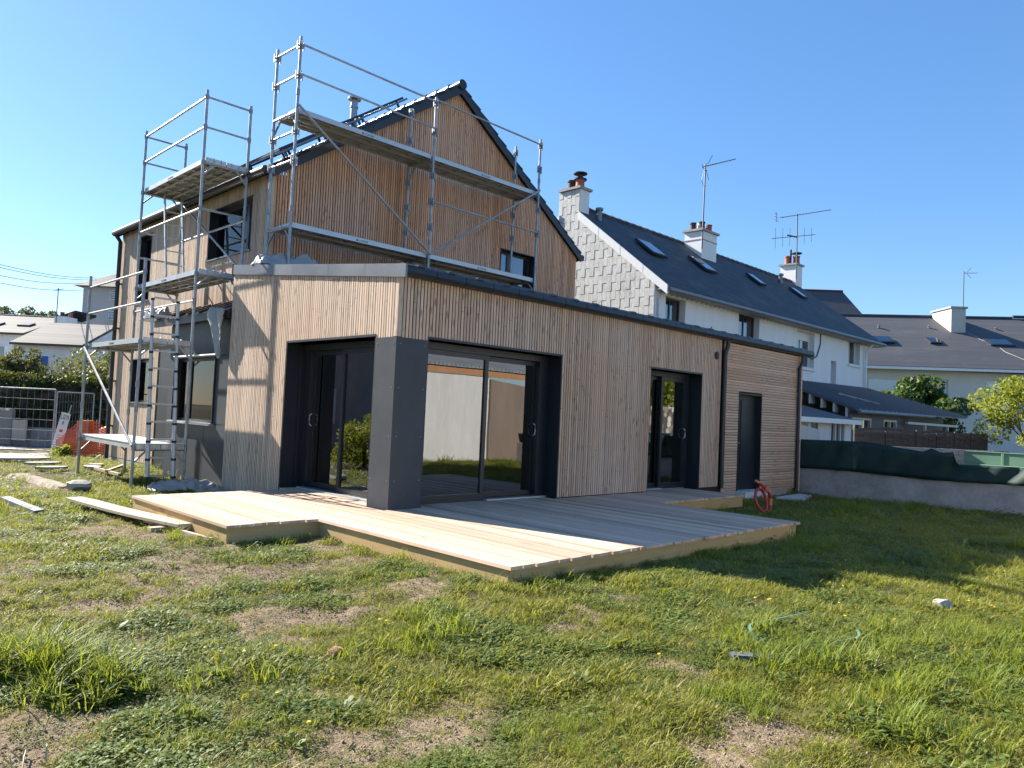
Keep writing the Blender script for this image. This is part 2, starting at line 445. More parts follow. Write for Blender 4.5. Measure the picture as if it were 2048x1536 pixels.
def netmat():
    m, nt, b = newmat('green windbreak mesh')
    n = noise(nt, pos(nt), 5, 5)
    lk(nt, ramp(nt, n, [(0.3,(0.004,0.022,0.020)),(0.7,(0.009,0.040,0.034))]), b.inputs['Base Color'])
    b.inputs['Roughness'].default_value = 0.6
    t = nt.nodes.new('ShaderNodeBsdfTransparent'); t.inputs[0].default_value = (0.35,0.6,0.5,1)
    mx = nt.nodes.new('ShaderNodeMixShader'); mx.inputs[0].default_value = 0.16
    lk(nt, b.outputs[0], mx.inputs[1]); lk(nt, t.outputs[0], mx.inputs[2])
    lk(nt, mx.outputs[0], nt.nodes['Material Output'].inputs['Surface'])
    return m
M['net'] = netmat()

def ribbed(name, c, axis, freq):
    m, nt, b = newmat(name)
    p = pos(nt); sep = nt.nodes.new('ShaderNodeSeparateXYZ'); lk(nt, p, sep.inputs[0])
    s = mth(nt, 'SINE', mth(nt, 'MULTIPLY', sep.outputs[axis], freq))
    lk(nt, ramp(nt, noise(nt, p, 1.5, 5), [(0.3, tuple(x*0.8 for x in c)), (0.7, tuple(x*1.2 for x in c))]), b.inputs['Base Color'])
    b.inputs['Roughness'].default_value = 0.6
    bump(nt, b, s, 1.0, 0.03)
    return m
M['corrugated'] = ribbed('corrugated fibre cement', (0.24,0.25,0.26), 0, 40)

def rubblemat():
    m, nt, b = newmat('rubble stone wall')
    v = nt.nodes.new('ShaderNodeTexVoronoi'); v.inputs['Scale'].default_value = 3.2; lk(nt, pos(nt), v.inputs['Vector'])
    c = nt.nodes.new('ShaderNodeSeparateColor'); lk(nt, v.outputs['Color'], c.inputs[0])
    col = ramp(nt, c.outputs[0], [(0.0,(0.20,0.17,0.13)),(0.5,(0.42,0.38,0.32)),(1.0,(0.58,0.55,0.48))])
    lk(nt, mixc(nt, ramp(nt, v.outputs['Distance'], [(0.35,(0,0,0)),(0.6,(1,1,1))]), col, (0.08,0.07,0.06)), b.inputs['Base Color'])
    b.inputs['Roughness'].default_value = 0.9
    return m
M['rubble'] = rubblemat()

# ------------------------------------------------------------------ terrain
CTRL = np.array([(-1.1,-3.3,-.155),(-2.2,-.3,-.185),(-2.2,2.4,-.25),(4.2,-3.3,-.20),(1.5,-3.4,-.19),(7,-1.2,-.27),(11.5,0,-.30),(11.8,-5,-.25),
    (0,-5.5,-.2),(-4,-4,-.25),(-1,6,-.27),(-1,9,-.27),(-1,12.5,-.33),(-1,15,-.50),(5,-7,-.22),(-8,5,-.3),(0,25,-.6),(40,0,-.3),(20,-10,-.3),
    (-10,-10,-.25),(10,-12,-.3),(6,6,-.4),(20,20,-.4),(-40,40,-.6),(80,80,-.5),(-80,0,-.5),(0,-80,-.4)])
def lattice(ix, iy, s):
    h = np.sin(ix*127.1 + iy*311.7 + s*74.7)*43758.5453
    return h - np.floor(h)
def vnoise(x, y, s=0):
    ix = np.floor(x); iy = np.floor(y); fx = x-ix; fy = y-iy
    fx = fx*fx*(3-2*fx); fy = fy*fy*(3-2*fy)
    a = lattice(ix,iy,s); b = lattice(ix+1,iy,s); c = lattice(ix,iy+1,s); d = lattice(ix+1,iy+1,s)
    return (a*(1-fx)+b*fx)*(1-fy) + (c*(1-fx)+d*fx)*fy
def fbm(x, y, s=0, o=4):
    t = 0; a = 0.5; n = 0
    for i in range(o):
        t = t + a*vnoise(x*2**i, y*2**i, s+i*3); n += a; a *= 0.5
    return t/n
def hground(x, y):
    x = np.asarray(x, float); y = np.asarray(y, float)
    w = 0; z = 0
    for cx, cy, cz in CTRL:
        k = 1/((x-cx)**2 + (y-cy)**2 + 0.6)**1.5
        w = w + k; z = z + k*cz
    z = z/w
    fade = np.clip(1 - (np.hypot(x+2, y+2)-14)/10, 0, 1)
    return z + fade*(0.05*(fbm(x*0.9, y*0.9, 5, 3)-0.5) + 0.06*(fbm(x*3.3, y*3.3, 9, 3)-0.5) + 0.03*(fbm(x*9, y*9, 15, 2)-0.5))
def hz(x, y): return float(hground(np.array([x]), np.array([y]))[0])
SOIL = [(-1.85,-5.85,.42,.28),(-2.35,-5.9,.35,.2),(-3.3,-4.95,.55,.28),(-3.7,-4.7,.35,.2),(-4.5,-3.75,.4,.3),(-4.75,-4.1,.5,.4),(-2.95,-1.35,.7,.35),(-2.3,-1.6,.7,.3),(-1.85,-2.0,.35,.25),
    (-1.75,-2.8,.35,.2),(-1.55,-3.65,.35,.18),(-1.4,-4.2,.3,.16),(-1.35,-4.5,.25,.15),(-3.1,-2.9,.35,.2),(-2.85,-3.4,.3,.18),(-3.95,-2.75,.35,.2),(-2.6,.4,.35,.5),(-2.75,1.3,.4,.5),
    (-3.6,-1.9,.4,.2),(-.5,-4.75,.35,.18),(1.2,-4.1,.3,.15),(-2.5,-.6,.5,.3),(-1.35,-.8,.3,.5),(-2.3,6.9,.35,.9),(-2.05,5.8,.28,.6),(-1.25,-5.0,.25,.15),(-2.5,-3.05,.4,.16),(-1.6,-.5,.4,.2),(-2.2,2.2,.3,.4)]
def cover(x, y):
    """1 = full grass, 0 = bare soil"""
    c = 0.745 + 0.13*np.clip((x+1)/4, -1, 1) + 0.85*(fbm(x*1.3, y*1.3, 21, 4)-0.5) + 1.5*(fbm(x*4.5, y*4.5, 31, 4)-0.5)
    for sx, sy, rx, ry in SOIL:
        d = ((x-sx)/rx)**2 + ((y-sy)/ry)**2
        c = c - 0.52*np.exp(-d*0.9)
    return np.clip(c, 0, 1)

def axis_pts(lo, hi, a, b, step, ratio=1.18):
    c = list(np.arange(a, b+1e-6, step)); s = step; p = c[-1]
    while p < hi: s *= ratio; p += s; c.append(min(p, hi))
    s = step; p = c[0]; pre = []
    while p > lo: s *= ratio; p -= s; pre.append(max(p, lo))
    return np.array(pre[::-1] + c)
gx = axis_pts(-300, 300, -5.4, 4.0, 0.036, 1.07)
gy = axis_pts(-300, 300, -7.0, 1.0, 0.036, 1.07)
GX, GY = np.meshgrid(gx, gy)
GZ = hground(GX, GY)
nx, ny = len(gx), len(gy)
gv = np.stack([GX.ravel(), GY.ravel(), GZ.ravel()], 1)
ii = (np.arange(ny-1)[:,None]*nx + np.arange(nx-1)[None,:]).ravel()
gf = np.stack([ii, ii+1, ii+nx+1, ii+nx], 1)
me = bpy.data.meshes.new('ground')
me.vertices.add(len(gv)); me.vertices.foreach_set('co', gv.ravel())
me.loops.add(gf.size); me.loops.foreach_set('vertex_index', gf.ravel().astype(np.int32))
me.polygons.add(len(gf)); me.polygons.foreach_set('loop_start', np.arange(0, gf.size, 4, dtype=np.int32))
me.polygons.foreach_set('use_smooth', np.ones(len(gf), bool))
me.update(calc_edges=True)
att = me.attributes.new('cover', 'FLOAT', 'POINT')
att.data.foreach_set('value', cover(GX.ravel(), GY.ravel()).astype(np.float32))
def groundmat():
    m, nt, b = newmat('sandy lawn soil')
    p = pos(nt)
    at = nt.nodes.new('ShaderNodeAttribute'); at.attribute_name = 'cover'
    n1 = noise(nt, p, 6, 8, 0.7); n2 = noise(nt, p, 60, 4, 0.7)
    soil = mixc(nt, ramp(nt, n1, [(0.35,(0,0,0)),(0.65,(1,1,1))]), (0.165,0.115,0.07), (0.315,0.24,0.155))
    soil = mixc(nt, ramp(nt, n2, [(0.45,(0,0,0)),(0.7,(1,1,1))]), soil, (0.37,0.29,0.195))
    soil = mixc(nt, ramp(nt, noise(nt, p, 25, 3), [(0.6,(0,0,0)),(0.72,(1,1,1))]), soil, (0.10,0.072,0.048))
    green = mixc(nt, n2, (0.055,0.055,0.022), (0.15,0.135,0.06))
    f = ramp(nt, mth(nt, 'ADD', at.outputs['Fac'], mth(nt, 'MULTIPLY_ADD', n2, 0.5, -0.25)), [(0.25,(0,0,0)),(0.62,(1,1,1))])
    lk(nt, mixc(nt, f, soil, green), b.inputs['Base Color'])
    b.inputs['Roughness'].default_value = 0.95; b.inputs['Specular IOR Level'].default_value = 0.1
    n3 = noise(nt, p, 19, 5, 0.75)
    h = mth(nt, 'ADD', mth(nt, 'ADD', mth(nt, 'MULTIPLY', n1, 0.5), mth(nt, 'MULTIPLY', n2, 0.25)), mth(nt, 'MULTIPLY', n3, 0.6))
    bump(nt, b, h, 1.0, 0.07)
    return m
me.materials.append(groundmat())
ground = bpy.data.objects.new('ground', me); COL.objects.link(ground); struct(ground)

def sheet_patch(name, x0, x1, y0, y1, z0, z1, m, n=24):
    b = MB(); b.box(x0, x1, y0, y1, z0, z1); return b.build(name, m)
struct(sheet_patch('pavement', -60, 0.3, 14.3, 15.6, -0.9, -0.365, M['pavement']))
struct(sheet_patch('road', -60, 60, 15.6, 22.0, -0.9, -0.47, M['road']))

# ------------------------------------------------------------------ the wooden house
house = thing('wooden_house', 'new timber clad gabled house with low lean-to extension and anthracite doors', 'house', (4.65, 6.0, -0.2))
def part(b, name, m, parent=house, smooth=False, bevel=0): return b.build(name, m, parent, smooth, bevel)
ZT = 2.15
def roofz(y): return 2.87 + 0.109*y      # underside of verge on the extension
# core walls
H_front = [(0.0,0.46,-1,2.13),(0.46,3.07,-1,ZT),(5.39,7.10,-1,ZT),(8.55,9.52,-1,1.86)]
H_left = [(0.0,0.41,-1,2.13),(0.41,2.74,-1,ZT)]
b = MB()
for a, c, z0, z1 in rects(0.03, 11.42, -0.3, 2.92, [(h[0]-.0, h[1]+.0, h[2], h[3]) for h in H_front]): b.box(a, c, 0.022, 0.30, z0, z1)
part(b, 'front_wall', M['membrane'])
b = MB()
for a, c, z0, z1 in rects(0.30, 4.66, -0.3, 2.85, H_left): b.box(0.022, 0.30, a, c, z0, z1)
b.prism([(0.022,0.30,2.85),(0.022,4.66,2.85),(0.022,4.66,roofz(4.66)+.1),(0.022,0.30,roofz(.3)+.1)], (0.27,0,0))
part(b, 'side_wall', M['membrane'])
b = MB(); b.box(11.12, 11.42, 0.302, 4.7, -0.3, 2.95); part(b, 'end_wall', M['membrane'])
b = MB(); b.box(7.78, 11.1, -0.012, 0.30, -0.32, -0.125); part(b, 'plinth', M['concrete'])
b = MB(); b.box(0.02, 0.3, 2.74, 4.7, -0.35, -0.24); part(b, 'plinth', M['concrete'])

# cladding slats: the extension's are parts, one by one
SP = 0.053; SW = 0.039; ST = 0.027
slat_n = 0
SB = 0.011     # half width at the back of a slat
def slat_x(bb, uc, y, z0, z1, za=None, zb=None):
    za = z1 if za is None else za; zb = z1 if zb is None else zb
    w = SW/2
    bb.hexa([(uc-w,y-ST,z0),(uc+w,y-ST,z0),(uc+SB,y,z0),(uc-SB,y,z0),(uc-w,y-ST,za),(uc+w,y-ST,zb),(uc+SB,y,zb),(uc-SB,y,za)])
def slat_y(bb, x, vc, z0, z1):
    w = SW/2
    bb.hexa([(x-ST,vc-w,z0),(x,vc-SB,z0),(x,vc+SB,z0),(x-ST,vc+w,z0),(x-ST,vc-w,z1),(x,vc-SB,z1),(x,vc+SB,z1),(x-ST,vc+w,z1)])
def vslat_front(uc, z0, z1, m, name='slat'):
    j = rnd.uniform(-.002, .002)
    bb = MB(); slat_x(bb, uc, j, z0, z1); return bb.build(name, m, house)
def segs(u, z0, z1, holes):
    hs = sorted((h[2], h[3]) for h in holes if h[0]-0.005 < u < h[1]+0.005)
    z = z0; out = []
    for a, c in hs:
        if a > z + .01: out.append((z, a))
        z = max(z, c)
    if z1 > z + .01: out.append((z, z1))
    return out
u = 0.075
while u < 7.79:
    for z0, z1 in segs(u, 0.012, 2.90, H_front):
        vslat_front(u, z0, z1, M['slat_x'])
    u += SP
v = 0.075
while v < 4.69:
    zt = roofz(v) + 0.02
    for z0, z1 in segs(v, -0.235 if v > 2.74 else 0.012, zt, H_left):
        j = rnd.uniform(-.0015, .0015)
        bb = MB(); slat_y(bb, j, v, z0, z1); bb.build('slat', M['slat_y'], house)
    v += SP
# corner boards
b = MB(); b.box(-0.026, 0.045, -0.026, 0.045, 2.135, 2.89); part(b, 'corner_board', M['slat_y'])
b = MB(); b.box(7.955, 7.985, -0.03, 0.01, -0.11, 2.89); b.box(7.90, 7.94, -ST, 0, -0.03, 2.89); part(b, 'corner_board', M['slat_x'])
b = MB(); b.box(11.40, 11.455, -0.03, 0.02, -0.18, 2.89); part(b, 'corner_board', M['slat_x'])
# horizontal boards on the shed bay
z = -0.15
k = 0
while z < 2.86:
    for a, c in ([(7.99, 8.53), (9.54, 11.395)] if z < 1.87 else [(7.99, 11.395)]):
        bb = MB(); j = rnd.uniform(-.002, .002)
        bb.hexa([(a,-0.02+j,z),(c,-0.02+j,z),(c,0.008,z),(a,0.008,z),(a,-0.026+j,z+.046),(c,-0.026+j,z+.046),(c,0.008,z+.046),(a,0.008,z+.046)])
        bb.build('board', M['board_h'], house)
    z += 0.056
# end wall slats seen on edge past the corner
b = MB()
zz = -0.15
while zz < 2.86:
    b.box(11.42, 11.45, 0.03, 4.7, zz, zz+.046); zz += 0.056
stuff(part(b, 'board_edges', M['board_h']))

# corner pillar in anthracite sheet
b = MB(); b.box(-0.030, 0.46, -0.030, -0.018, -0.012, 2.128); o1 = part(b, 'pillar_panel', M['panel'])
b = MB(); b.box(-0.030, -0.018, -0.0175, 0.41, -0.012, 2.128); o2 = part(b, 'pillar_panel', M['panel'])
b = MB(); b.box(-0.0175, 0.45, -0.0175, 0.40, -0.012, 2.128); part(b, 'pillar_core', M['reveal'])
sc = MB()
for zz in (0.35, 0.9, 1.5, 2.05):
    for xx in (0.04, 0.42):
        sc.lathe((0,0,0), [(0,0)], 3) if False else None
        sc.box(xx-.006, xx+.006, -.034, -.030, zz-.006, zz+.006)
    for yy in (0.02, 0.37):
        sc.box(-.034, -.030, yy-.006, yy+.006, zz-.006, zz+.006)
stuff(part(sc, 'screw_heads', M['steel_dark']))

def reveal_front(x0, x1, z0, z1, d, t=0.02):
    b = MB()
    b.box(x0, x0+t, -0.028, d, z0, z1); b.box(x1-t, x1, -0.028, d, z0, z1)
    b.box(x0-.0, x1+.0, -0.036, d, z1, z1+.03)
    return part(b, 'door_reveal', M['reveal'])
def reveal_left(y0, y1, z0, z1, d, t=0.02):
    b = MB()
    b.box(-0.028, d, y0, y0+t, z0, z1); b.box(-0.028, d, y1-t, y1, z0, z1)
    b.box(-0.036, d, y0, y1, z1, z1+.03)
    return part(b, 'door_reveal', M['reveal'])

def sash(parent, ax, u0, u1, z0, z1, d, fw=0.065, fd=0.05, glass='glass', name='sash'):
    """frame of four bars in one mesh plus its pane as a sub-part; ax 'x' = facade along x (faces -y), 'y' = facade along y (faces -x)"""
    b = MB(); g = MB()
    for a, c, e, f in ((u0,u0+fw,z0,z1),(u1-fw,u1,z0,z1),(u0+fw,u1-fw,z0,z0+fw),(u0+fw,u1-fw,z1-fw,z1)):
        if ax == 'x': b.box(a, c, d, d+fd, e, f)
        else: b.box(d, d+fd, a, c, e, f)
    if ax == 'x': g.box(u0+fw, u1-fw, d+fd*.45, d+fd*.55, z0+fw, z1-fw)
    else: g.box(d+fd*.45, d+fd*.55, u0+fw, u1-fw, z0+fw, z1-fw)
    f = b.build(name, M['frame'], parent)
    g.build('pane', M[glass], f)
    return f
def handle_front(parent, x, z, d):
    b = MB(); b.tube([(x,d,z-.09),(x,d-.035,z-.07),(x,d-.04,z),(x,d-.035,z+.07),(x,d,z+.09)], 0.009, 6)
    b.build('handle', M['white'], parent, True)
def handle_left(parent, y, z, d):
    b = MB(); b.tube([(d,y,z-.09),(d-.035,y,z-.07),(d-.04,y,z),(d-.035,y,z+.07),(d,y,z+.09)], 0.009, 6)
    b.build('handle', M['white'], parent, True)
# front big sliding door
reveal_front(0.46, 3.07, 0.004, ZT, 0.46)
b = MB(); b.box(0.48, 3.05, 0.24, 0.42, 0.002, 0.035); b.box(0.48, 3.05, 0.24, 0.42, 2.06, ZT-.001); b.box(2.86, 3.05, 0.24, 0.42, 0.036, 2.06)
sd = part(b, 'sliding_door', M['frame'])
s1 = sash(sd, 'x', 0.50, 1.80, 0.036, 2.055, 0.25)
s2 = sash(sd, 'x', 1.74, 2.90, 0.036, 2.055, 0.33)
handle_front(sd, 2.86, 1.02, 0.325)
b = MB(); b.box(1.80, 3.04, 0.16, 0.238, 0.001, 0.02); part(b, 'door_sill', M['alu'])
# second sliding door
reveal_front(5.39, 7.10, 0.004, ZT, 0.40)
b = MB(); b.box(5.41, 7.08, 0.24, 0.38, 0.002, 0.035); b.box(5.41, 7.08, 0.24, 0.38, 2.06, ZT-.001); b.box(6.95, 7.08, 0.24, 0.38, 0.036, 2.06)
sd = part(b, 'sliding_door', M['frame'])
sash(sd, 'x', 5.42, 6.24, 0.036, 2.055, 0.33); sash(sd, 'x', 6.16, 6.98, 0.036, 2.055, 0.25)
handle_front(sd, 6.93, 1.02, 0.245)
b = MB(); b.box(5.42, 6.15, 0.16, 0.238, 0.001, 0.02); part(b, 'door_sill', M['alu'])
# left sliding door
reveal_left(0.41, 2.74, 0.004, ZT, 0.46)
b = MB(); b.box(0.27, 0.45, 0.43, 2.72, 0.002, 0.035); b.box(0.27, 0.45, 0.43, 2.72, 2.06, ZT-.001); b.box(0.30, 0.45, 2.58, 2.72, 0.036, 2.06)
b.box(0.19, 0.215, 2.69, 2.719, 0.036, 2.12)
sd = part(b, 'sliding_door', M['frame'])
sash(sd, 'y', 0.44, 1.68, 0.036, 2.055, 0.29); sash(sd, 'y', 1.60, 2.62, 0.036, 2.055, 0.37)
handle_left(sd, 2.585, 1.02, 0.365)
b = MB(); b.box(0.18, 0.268, 0.60, 2.60, 0.001, 0.02); part(b, 'door_sill', M['alu'])
# plant room door
b = MB(); b.box(8.55, 8.57, -0.03, 0.22, -0.11, 1.86); b.box(9.50, 9.52, -0.03, 0.22, -0.11, 1.86); b.box(8.53, 9.54, -0.045, 0.22, 1.86, 1.885)
part(b, 'door_reveal', M['anthracite'])
b = MB(); b.box(8.57, 9.50, 0.10, 0.15, -0.10, 1.858); pd = part(b, 'back_door', M['reveal'])
b = MB(); b.box(8.86, 8.875, 0.085, 0.099, 0.35, 1.75); b.build('grip_bar', M['anthracite'], pd)
b = MB(); b.bar((8.67,0.075,0.86),(8.79,0.075,0.86),0.018,0.022); b.box(8.665,8.685,0.07,0.10,0.80,0.90); b.build('handle', M['alu'], pd)
b = MB(); b.box(8.5, 9.6, -0.25, 0.10, -0.30, -0.115); part(b, 'door_step', M['concrete_light'])

# rooms behind the glass
b = MB(); b.box(0.301, 7.9, 0.301, 4.5, -0.2, -0.001); part(b, 'room_floor', M['screed'])
b = MB(); b.box(0.301, 7.9, 4.50, 4.62, -0.2, 2.55); b.box(7.9, 8.0, 0.301, 4.62, -0.2, 2.55); b.box(0.301, 7.9, 0.301, 4.5, 2.5, 2.6)
b.box(4.2, 4.3, 0.301, 3.2, 0, 2.5); part(b, 'room_wall', M['plaster'])

# extension roof, fascia, gutters
b = MB()
b.prism([(-0.02,-0.10,2.93),(-0.02,4.69,3.44),(-0.02,4.69,3.52),(-0.02,-0.10,3.00)], (11.74,0,0)); part(b, 'extension_roof', M['rooftile'])
b = MB(); b.box(0.0, 11.70, -0.10, -0.03, 2.885, 2.925); part(b, 'eave_soffit', M['anthracite'])
x = -0.042
while x < 11.7:
    x1 = min(x+0.497, 11.77)
    bb = MB()
    poly = [(x,-0.05,2.885),(x,-0.150,2.890),(x,-0.172,2.93),(x,-0.160,3.00),(x,-0.12,3.035),(x,-0.05,3.04)]
    bb.prism(poly, (x1-x-0.010,0,0)); bb.build('eave_panel', M['anthracite'], house)
    x += 0.497
x = 0.2
while x < 11.6:
    bb = MB(); p0 = Vector((x,-0.168,3.008)); p1 = Vector((x,4.65,3.53))
    bb.hexa([p0+Vector((-.07,0,0)), p0+Vector((.07,0,0)), p1+Vector((.07,0,0)), p1+Vector((-.07,0,0)), p0+Vector((-.035,0,.03)), p0+Vector((.035,0,.03)), p1+Vector((.035,0,.042)), p1+Vector((-.035,0,.042))])
    bb.build('roof_rib', M['rooftile'], house)
    x += 0.497
ys = [-0.185, 0.70, 1.62, 2.62, 3.72, 4.70]
for a, c in zip(ys, ys[1:]):
    bb = MB(); a2 = a+.004
    bb.prism([(-0.055,a2,roofz(a2)),(-0.055,c,roofz(c)),(-0.055,c,roofz(c)+.155),(-0.055,a2,roofz(a2)+.155)], (0.03,0,0))
    bb.prism([(-0.055,a2,roofz(a2)+.155),(-0.055,c,roofz(c)+.155),(-0.055,c,roofz(c)+.165),(-0.055,a2,roofz(a2)+.165)], (0.16,0,0))
    bb.build('verge_panel', M['zinc'], house)
bb = MB(); bb.box(-0.06, 0.35, 4.705, 4.72, roofz(4.7)-.02, roofz(4.7)+.18); bb.build('verge_end', M['anthracite'], house)

def downpipe(pts, r=0.043, n=12, name='downpipe'):
    b = MB(); b.tube(pts, r, n); o = part(b, name, M['anthracite'], smooth=True); return o
dp = downpipe([(7.88,-0.11,2.87),(7.88,-0.11,2.78),(7.84,-0.075,2.62),(7.84,-0.075,1.0),(7.84,-0.075,-0.02)])
b = MB()
for zz in (2.60, 1.03, 0.06):
    b = MB(); b.tube([(7.84,-0.075,zz),(7.84,-0.075,zz+.05)], 0.052, 12); b.build('collar', M['anthracite'], dp, True)
dp = downpipe([(11.27,-0.11,2.87),(11.27,-0.11,2.76),(11.20,-0.075,2.58),(11.20,-0.075,-0.26)], 0.036)
b = MB()
for zz in (2.54, 2.05, 0.9):
    b = MB(); b.tube([(11.20,-0.075,zz),(11.20,-0.075,zz+.05)], 0.045, 12); b.build('collar', M['anthracite'], dp, True)
b = MB(); b.tube([(7.585,-0.045,2.565),(7.585,0.0,2.565)], 0.078, 18); vent = part(b, 'vent_cap', M['potdark'], smooth=True)
b = MB(); b.tube([(7.585,-0.055,2.565),(7.585,-0.046,2.565)], 0.045, 14); b.build('grille', M['black'], vent, True)

# main gabled volume
GX0, GX1, GY0, GY1, AX, EZ, AZ = 0.55, 8.75, 4.70, 12.50, 4.65, 5.29, 8.14
W_left = [(5.35,7.24,4.00,5.00),(10.42,11.32,3.48,5.05),(9.86,11.25,1.13,2.14),(7.6,9.55,-1,2.35)]
W_gable = [(6.11,7.26,4.22,5.01)]
b = MB()
for a, c, z0, z1 in rects(GY0, GY1, -0.35, EZ, W_left): b.box(GX0+.022, GX0+.25, a+.0, c, z0, z1)
part(b, 'side_wall', M['membrane'])
b = MB()
for a, c, z0, z1 in rects(GX0+.26, GX1, 2.6, EZ, W_gable): b.box(a, c, GY0+.022, GY0+.25, z0, z1)
b.prism([(GX0+.26,GY0+.022,EZ),(GX1,GY0+.022,EZ),(AX,GY0+.022,AZ-.02)], (0,.22,0))
b.box(8.5, GX1, GY0+.26, GY1, -0.35, EZ); b.box(GX0+.26, 8.49, GY1-.22, GY1, -0.35, EZ)
part(b, 'gable_wall', M['membrane'])
def gz(x): return EZ + (AZ-EZ)*(1-abs(x-AX)/(AX-GX0))
# gable slats (4 px wide each) as one joined part
b = MB(); u = GX0 + 0.06
while u < GX1:
    zt = [min(gz(u-SW/2), gz(u+SW/2)) - .03, 0]
    for z0, z1 in segs(u, 3.2, max(gz(u), EZ) - .05, W_gable):
        j = rnd.uniform(-.002, .002)
        if z1 > 5.2: slat_x(b, u, GY0+j, z0, z1, gz(u-SW/2)-.05, gz(u+SW/2)-.05)
        else: slat_x(b, u, GY0+j, z0, z1)
    u += SP
stuff(part(b, 'gable_slats', M['slat_g']))
b = MB(); v = GY0 + 0.06
while v < GY1:
    for z0, z1 in segs(v, -0.22, EZ+.02, W_left):
        j = rnd.uniform(-.002, .002); slat_y(b, GX0+j, v, z0, z1)
    v += SP
stuff(part(b, 'side_slats', M['slat_y']))
b = MB(); b.box(GX0-.026, GX0+.04, GY0-.026, GY0+.04, 3.3, EZ); part(b, 'corner_board', M['slat_y'])
b = MB(); b.box(GX0-.02, GX0+.3, 9.56, GY1, -0.34, -0.23); part(b, 'plinth', M['concrete'])

def win_left(y0, y1, z0, z1, mull=(), x=GX0, d=0.16, sky=None, gl='glass_dim'):
    b = MB(); t = .018
    b.box(x-.03, x+d, y0, y0+t, z0, z1); b.box(x-.03, x+d, y1-t, y1, z0, z1); b.box(x-.034, x+d, y0-.01, y1+.01, z1-.02, z1)
    f = part(b, 'window', M['reveal'])
    b = MB(); b.box(x-.06, x+d, y0-.02, y1+.02, z0-.022, z0+.004); b.build('sill', M['zinc'], f)
    ed = [y0+t] + list(mull) + [y1-t]
    for i, (a, c) in enumerate(zip(ed, ed[1:])):
        s = MB(); fw = .05
        for p, q, e, g in ((a,a+fw,z0+.005,z1-.021),(c-fw,c,z0+.005,z1-.021),(a+fw,c-fw,z0+.005,z0+fw),(a+fw,c-fw,z1-fw-.021,z1-.021)): s.box(x+d-.05, x+d, p, q, e, g)
        s.build('frame', M['frame'], f)
        p = MB(); p.box(x+d-.03, x+d-.02, a+fw, c-fw, z0+fw, z1-fw-.021); p.build('pane', M['glass_sky' if sky == i else gl], f)
    b = MB(); b.box(x+d+.06, x+d+.07, y0, y1, z0, z1); b.build('back_sheet', M['back_sheet'], f)  # plain near-black sheet close behind the panes
    return f
win_left(5.35, 7.24, 4.00, 5.00, (5.80,), sky=0)
win_left(10.42, 11.32, 3.48, 5.05)
win_left(9.86, 11.25, 1.13, 2.14)
# gable window
x0, x1, z0, z1 = W_gable[0]; d = 0.2
b = MB(); b.box(x0, x0+.018, GY0-.03, GY0+d, z0, z1); b.box(x1-.018, x1, GY0-.03, GY0+d, z0, z1); b.box(x0-.01, x1+.01, GY0-.034, GY0+d, z1-.02, z1)
f = part(b, 'window', M['reveal'])
b = MB(); b.box(x0-.02, x1+.02, GY0-.05, GY0+d, z0-.02, z0+.004); b.build('sill', M['anthracite'], f)
for a, c in ((x0+.018, x0+.42), (x0+.42, x1-.018)):
    s = MB(); fw = .05
    for p, q, e, g in ((a,a+fw,z0+.005,z1-.021),(c-fw,c,z0+.005,z1-.021),(a+fw,c-fw,z0+.005,z0+fw),(a+fw,c-fw,z1-fw-.021,z1-.021)): s.box(p, q, GY0+d-.05, GY0+d, e, g)
    s.build('frame', M['frame'], f)
    p = MB(); p.box(a+fw, c-fw, GY0+d-.03, GY0+d-.02, z0+fw, z1-fw-.021); p.build('pane', M['glass'], f)
b = MB(); b.box(x0+.05, x0+.15, GY0+d+.1, GY0+d+.11, z0, z1-.22); b.box(x0+.28, x0+.62, GY0+d+.1, GY0+d+.11, z0, z1-.22); b.build('back_sheet', M['plaster'], f)
b = MB(); b.box(x0-.2, x1+.2, GY0+1.2, GY0+1.25, z0-.3, z1+.3); b.build('room_back', M['back_sheet'], f)

# main roof
sl = (AZ-EZ)/(AX-GX0); sn = math.hypot(1, sl)
def slope_pt(x, y, up): # point on roof surface above wall line
    side = -1 if x < AX else 1
    n = Vector((side*sl/sn, 0, 1/sn)); return Vector((x, y, gz(x))) + n*up
ex0, ex1 = GX0-.12, GX1+.05
b = MB()
for xa, xb in ((ex0, AX), (AX, ex1)):
    pa = slope_pt(xa, 0, .0) if xa != AX else Vector((AX,0,AZ)); 
    za, zb = gz(xa), gz(xb)
    b.prism([(xa,GY0-.09,za),(xb,GY0-.09,zb),(xb,GY0-.09,zb+.11),(xa,GY0-.09,za+.11)], (0,GY1-GY0+.2,0))
part(b, 'roof', M['rooftile'])
b = MB()
for xa, xb in ((ex0-.02, AX), (AX, ex1+.02)):
    b.prism([(xa,GY0-.125,gz(xa)-.08),(xb,GY0-.125,gz(xb)-.08),(xb,GY0-.125,gz(xb)+.09),(xa,GY0-.125,gz(xa)+.09)], (0,.03,0))
part(b, 'rake_board', M['anthracite'])
